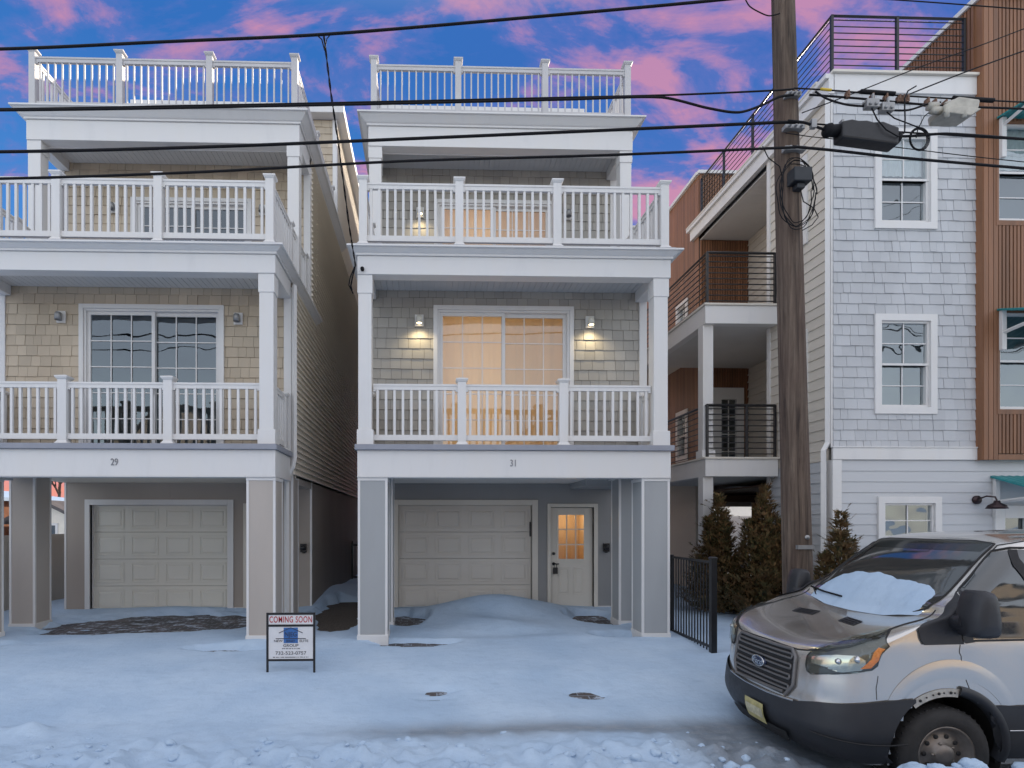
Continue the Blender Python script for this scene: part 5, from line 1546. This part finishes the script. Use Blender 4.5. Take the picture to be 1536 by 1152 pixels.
# rocker / cladding and arch trims
for pf_ in (lambda p: p, mir):
    a2 = [(WCX + (ARCH + .0) * math.cos(R(a)), WCZ + (ARCH + .0) * math.sin(R(a))) for a in range(-6, 52, 6)]
    fillpatch('side_cladding', pf_([SD(x_, z_) for x_, z_ in a2] + [SD(1.45, .705), SD(3.8, .705), SD(3.8, .26), SD(1.55, .26)]), DKPL, .012, van, .05)
    seam(pf_([SD(1.52, .50), SD(2.4, .50), SD(3.8, .50)]), .005, CHROME, van, 'trim_line', .012)
    ring = MB(); n = 20; vs, fs = [], []
    for i in range(n + 1):
        a = R(-12) + R(92) * i / n
        for rr, oo in ((ARCH - .035, -.05), (ARCH - .02, .022), (ARCH + .035, .026), (ARCH + .05, .004)):
            t_, z_ = SD(WCX + rr * math.cos(a), WCZ + rr * math.sin(a)); t_ = t_ if pf_ is not mir else -t_
            vs.append(tw(GV(t_, z_, oo)))
    for i in range(n):
        for k_ in range(3): fs.append((4 * i + k_, 4 * i + k_ + 1, 4 * i + 5 + k_, 4 * i + 4 + k_))
    ring.add(vs, fs, 0, True); ring.build('wheel_arch_trim', DKPL, van, flip=False)
    # bare metal flange where the front half of the trim is missing
    fl = MB(); vs, fs = [], []; n = 16
    for i in range(n + 1):
        a = R(80) + R(48) * i / n
        for rr, oo in ((ARCH - .045, .002), (ARCH + .022, .006)):
            t_, z_ = SD(WCX + rr * math.cos(a), WCZ + rr * math.sin(a)); t_ = t_ if pf_ is not mir else -t_
            vs.append(tw(GV(t_, z_, oo)))
    for i in range(n): fs.append((2 * i, 2 * i + 1, 2 * i + 3, 2 * i + 2))
    fl.add(vs, fs, 0, True)
    for a in (84, 88, 95, 100, 106, 113, 120):
        t_, z_ = SD(WCX + (ARCH - .012) * math.cos(R(a)), WCZ + (ARCH - .012) * math.sin(R(a))); t_ = t_ if pf_ is not mir else -t_
        c_ = tw(GV(t_, z_, .007)); rr = .012 if a in (88, 100, 120) else .007
        fl.lathe(c_, [(0, -.002), (rr, -.002), (rr, .002), (0, .002)], 'y', 10, 1)
    fl.build('arch_flange', [M('bare_metal', (.48, .44, .38), .4, metal=.5, var=.25, scale=20), SEAM], van, flip=False)
    # liner
    ln = MB(); sgn = -1 if pf_ is not mir else 1; n = 24; vs, fs = [], []
    for i in range(n + 1):
        a = R(-25) + R(230) * i / n
        for yy in (.97, .45): vs.append(tw((WCX + (ARCH + .005) * math.cos(a), sgn * yy, WCZ + (ARCH + .005) * math.sin(a))))
    for i in range(n): fs.append((2 * i, 2 * i + 1, 2 * i + 3, 2 * i + 2))
    ln.add(vs, fs, 0, True)
    ln.box(VX + WCX - ARCH, VX + WCX + ARCH, VY + sgn * .45, VY + sgn * .44, VZ + .15, VZ + WCZ + ARCH)
    ln.build('wheel_arch_liner', M('arch_liner', (.012, .011, .010), .8), van, flip=False)
# front apron piece ahead of the tyre
for sgn in (-1, 1):
    m = MB(); c_ = tw((WCX - ARCH + .02, sgn * .93, .52)); m.tube([tw((WCX - ARCH + .015, sgn * .985, .42)), tw((WCX - ARCH + .05, sgn * .99, .58)), tw((WCX - ARCH + .13, sgn * .995, .70))], .022, 6); m.build('arch_stay', PLAST, van)
# wheels
RUB = M('tyre_rubber', (.022, .021, .021), .8, var=.35, scale=9, bump=.3, bscale=40)
RIM = M('steel_rim', (.20, .175, .155), .45, metal=.7, var=.25, scale=14)
for wx in (WCX, WCX + 3.3):
    for sgn in (-1, 1):
        c_ = tw((wx, sgn * .88, WCZ - .045))
        s = sgn
        wl = part_empty('wheel', van)
        ty = MB(); ty.lathe(c_, [(.232, s * .10), (.25, s * .115), (.305, s * .122), (.35, s * .112), (.376, s * .085), (WR, s * .05), (WR, -s * .05), (.376, -s * .085), (.35, -s * .11), (.24, -s * .11)], 'y', 44)
        for i in range(44):
            a = 2 * PI * i / 44
            for q in (-.06, .0, .06):
                u, v = (WR - .0075) * math.cos(a + q), (WR - .0075) * math.sin(a + q)
                ty.box(c_[0] + u - .009, c_[0] + u + .009, c_[1] + q - .016, c_[1] + q + .016, c_[2] + v - .009, c_[2] + v + .009)
        ty.build('tyre', RUB, wl)
        rm = MB(); rm.lathe(c_, [(.235, s * .095), (.240, s * .108), (.222, s * .105), (.205, s * .06), (.175, s * .045), (.15, s * .055), (.10, s * .060), (.085, s * .085), (.07, s * .105), (.03, s * .112), (0, s * .112)], 'y', 40)
        for i in range(10):
            a = 2 * PI * i / 10
            rm.lathe((c_[0] + .145 * math.cos(a), c_[1] + s * .0575, c_[2] + .145 * math.sin(a)), [(0, s * .004), (.018, s * .004), (.02, 0)], 'y', 12, 1)
        for i in range(5):
            a = 2 * PI * (i + .5) / 5
            rm.lathe((c_[0] + .092 * math.cos(a), c_[1] + s * .075, c_[2] + .092 * math.sin(a)), [(0, s * .014), (.010, s * .014), (.012, 0)], 'y', 8)
        rm.build('rim', [RIM, SEAM], wl, flip=True)
# mirrors
for sgn in (-1, 1):
    m = MB()
    xs_ = lambda x_, y_, z_: tw((x_, sgn * y_, z_))
    prof = [(1.02, 1.29), (1.00, 1.34), (1.005, 1.46), (1.03, 1.57), (1.06, 1.635), (1.10, 1.655), (1.20, 1.65), (1.235, 1.62), (1.26, 1.52), (1.285, 1.38), (1.28, 1.31), (1.25, 1.285), (1.15, 1.275)]
    # housing: outline in (x,z), three slices outwards
    vs, fs = [], []
    cxm, czm = 1.145, 1.46
    sl = [(1.03, .80), (1.06, .98), (1.16, 1.0), (1.235, .93), (1.262, .72), (1.268, .3)]
    for yy, sc in sl:
        vs += [xs_(1.135 + (px_ - cxm) * sc * .74, yy, czm + (pz_ - czm) * sc) for px_, pz_ in prof]
    k_ = len(prof)
    for j in range(len(sl) - 1):
        for i in range(k_): fs.append((j * k_ + i, j * k_ + (i + 1) % k_, (j + 1) * k_ + (i + 1) % k_, (j + 1) * k_ + i))
    fs.append(tuple(range(k_))); fs.append(tuple(range((len(sl) - 1) * k_, len(sl) * k_)))
    m.add(vs, fs, 0, True)
    m.tube([xs_(1.13, .97, 1.36), xs_(1.08, 1.03, 1.38), xs_(1.08, 1.10, 1.40)], .07, 10)
    mo = m.build('side_mirror', DKPL, van)
    mm = MB(); mm.tube([xs_(1.165, 1.235, 1.31), xs_(1.17, 1.252, 1.38), xs_(1.175, 1.25, 1.46)], .004, 5); mm.build('housing_seam', SEAM, mo)
# hood vents
for y0_ in (-.30, .34):
    fillpatch('hood_vent', [FR(y0_ - .15, 1.262), FR(y0_ + .12, 1.262), FR(y0_ + .15, 1.292), FR(y0_ - .12, 1.292)], DKPL, .005, van, .02)
    for q in (1.268, 1.277, 1.286): seam([FR(y0_ - .11, q), FR(y0_ + .10, q)], .004, SEAM, van, 'vent_slat', .008)
# lettering on the door
c_ = tw(GV(*SD(1.745, .98), .008))
text_obj('V', .24, (c_[0] + .0, c_[1], c_[2]), M('decal_white', (.75, .75, .75), .4), van, 'door_lettering', extr=.001, bold=.014, xs=1.1)
text_obj('V', .24, (c_[0] + .0, c_[1] - .004, c_[2]), M('decal_navy', (.02, .02, .10), .35), van, 'door_lettering', extr=.001, bold=.002, xs=1.1)
c_ = tw(GV(*SD(1.73, .84), .008)); text_obj('PR', .062, c_, M('decal_pale', (.7, .7, .72), .4), van, 'door_lettering', extr=.001, shear=.3, xs=1.4)
# snow lying on the windshield
def snow_off(t, z):
    p = GV(t, z)
    top = 1.63 + .09 * math.cos(p.y * 1.9 + .1) + .02 * math.sin(p.y * 5) + .025 * mnoise.noise(Vector((p.y * 7, 1, 0)))
    q = max(0, min(1, (top - z) / .12)) * max(0, min(1, (z - 1.335) / .03 + .35))
    q *= max(0, min(1, (.76 - abs(p.y)) / .22))
    return -.008 + .030 * q ** .7 + .004 * mnoise.noise(p * 9) * q + .005 * mnoise.noise(p * 28) * q
so = fillpatch('windshield_snow', [FR(-.80, 1.41), FR(-.4, 1.345), FR(.4, 1.345), FR(.80, 1.41), FR(.78, 1.60), FR(.4, 1.71), FR(-.4, 1.73), FR(-.78, 1.60)], SNOW, snow_off, None, .02)
tag(so, 'pile of granular snow lying on the lower part of the van windshield', 'snow')

# ------------------------------------------------------------------ rubble of snow lumps along the street edge
lm = MB(); rg = random.Random(21)
def lump(x, y, z, s):
    bm = bmesh.new(); bmesh.ops.create_icosphere(bm, subdivisions=3, radius=s)
    o = Vector((rg.random() * 50, rg.random() * 50, 0)); sq = Vector((rg.uniform(.85, 1.3), rg.uniform(.8, 1.2), rg.uniform(.6, .95)))
    vs = []
    for v in bm.verts:
        k = 1 + .35 * mnoise.noise(v.co / s * 1.1 + o) + .16 * mnoise.noise(v.co / s * 3 + o) + .05 * mnoise.noise(v.co / s * 8 + o)
        vs.append((x + v.co.x * k * sq.x, y + v.co.y * k * sq.y, z + v.co.z * k * sq.z))
    lm.add(vs, [[w.index for w in f.verts] for f in bm.faces], 0, True); bm.free()
for i in range(90):
    x = rg.uniform(3.2, 5.0); y = rg.uniform(3.72, 4.22); s = rg.choice((.03, .045, .06, .085))
    lump(x, y, gh(x, y) + s * .2, s)
for i in range(120):
    x = rg.uniform(-4.4, 3.3); y = 4.75 + abs(rg.gauss(0, .38)); s = rg.choice((.012, .018, .025, .035, .05)) * (1.2 if y < 5.05 else .8)
    lump(x, y, gh(x, y) - s * .15, s)
tag(lm.build('snow_rubble', SNOW), 'clumps of ploughed snow along the street edge', 'snow', kind='stuff')

# ------------------------------------------------------------------ world, sun, camera
SUN_AZ, SUN_EL = R(38), R(27)         # azimuth from +Y towards +X
sd = Vector((math.sin(SUN_AZ) * math.cos(SUN_EL), math.cos(SUN_AZ) * math.cos(SUN_EL), math.sin(SUN_EL)))
sl = bpy.data.lights.new('sun', 'SUN'); sl.energy = 4.6; sl.angle = R(.5); sl.color = (1, .86, .68)
so_ = bpy.data.objects.new('sun', sl); COL.objects.link(so_); so_.rotation_euler = (-sd).to_track_quat('-Z', 'Y').to_euler(); so_.location = (20, 30, 25)

W = bpy.data.worlds.new('World'); scene.world = W; W.use_nodes = True
nt = W.node_tree
for n_ in list(nt.nodes): nt.nodes.remove(n_)
out = node(nt, 'ShaderNodeOutputWorld')
tc = node(nt, 'ShaderNodeTexCoord')
sx = node(nt, 'ShaderNodeSeparateXYZ'); nt.links.new(tc.outputs['Generated'], sx.inputs[0])
dx_, dy_, dz_ = sx.outputs
dn = mathn(nt, 'ADD', mathn(nt, 'MAXIMUM', dz_, 0), .38)
cv = node(nt, 'ShaderNodeCombineXYZ')
nt.links.new(mathn(nt, 'DIVIDE', dx_, dn), cv.inputs[0])
nt.links.new(mathn(nt, 'MULTIPLY', mathn(nt, 'DIVIDE', dy_, dn), 2.0), cv.inputs[1])
mpn = node(nt, 'ShaderNodeMapping'); mpn.inputs['Rotation'].default_value = (0, 0, R(-14)); mpn.inputs['Location'].default_value = (2.3, 1.1, 0); nt.links.new(cv.outputs[0], mpn.inputs[0])
cvec = mpn.outputs[0]
n1 = noisen(nt, cvec, 3.6, 9, .62, .7)
n2 = noisen(nt, cvec, 8.5, 8, .6, .4)
n3 = noisen(nt, cvec, .9, 4, .5)
blue = mixc(nt, maprange(nt, dz_, .12, .62, 0, 1), (.12, .38, .86), (.036, .165, .52))
purp = mixc(nt, maprange(nt, dx_, -.1, .7, 0, .7), blue, (.07, .125, .47))
cl = mathn(nt, 'ADD', mathn(nt, 'MULTIPLY', n1, .62), mathn(nt, 'MULTIPLY', n2, .38))
cl = mathn(nt, 'ADD', cl, maprange(nt, dx_, -.7, .6, -.055, .035))
cl = mathn(nt, 'ADD', cl, maprange(nt, dz_, .1, .62, .05, -.01))
pink = mixc(nt, maprange(nt, dz_, .15, .60, 0, 1), (.80, .32, .38), (.58, .27, .44))
haze = mixc(nt, maprange(nt, cl, .44, .54, 0, .6), purp, (.20, .20, .55))
sky = mixc(nt, maprange(nt, cl, .490, .592, 0, .88), haze, pink)
sky = mixc(nt, maprange(nt, dz_, .66, .85, 0, 1), sky, (.55, .62, .74))
hor = mixc(nt, maprange(nt, dz_, 0.05, .30, .9, 0), sky, (.95, .34, .24))
bg1 = node(nt, 'ShaderNodeBackground'); nt.links.new(hor, bg1.inputs[0]); bg1.inputs[1].default_value = 1.0
st = node(nt, 'ShaderNodeTexSky', sky_type='NISHITA'); st.sun_disc = False; st.sun_elevation = SUN_EL; st.sun_rotation = SUN_AZ
bk = mixc(nt, 1.0, st.outputs[0], (5.6, 5.35, 5.3), 'ADD')
bg2 = node(nt, 'ShaderNodeBackground'); nt.links.new(bk, bg2.inputs[0]); bg2.inputs[1].default_value = .16
mxs = node(nt, 'ShaderNodeMixShader')
nt.links.new(maprange(nt, dy_, .45, .0, 0, 1), mxs.inputs[0])
nt.links.new(bg1.outputs[0], mxs.inputs[1]); nt.links.new(bg2.outputs[0], mxs.inputs[2])
nt.links.new(mxs.outputs[0], out.inputs[0])

cam = bpy.data.cameras.new('camera'); co = bpy.data.objects.new('camera', cam); COL.objects.link(co)
co.location = (0, 0, 1.89); co.rotation_euler = (PI / 2, 0, -R(1.6))
cam.sensor_width = 36; cam.lens = 853 / 1536 * 36
cam.shift_x = (768 - 664) / 1536; cam.shift_y = (785 - 576) / 1536
cam.clip_start = .05; cam.clip_end = 3000
scene.camera = co
scene.view_settings.view_transform = 'Standard'; scene.view_settings.look = 'None'; scene.view_settings.exposure = 0; scene.view_settings.gamma = 1
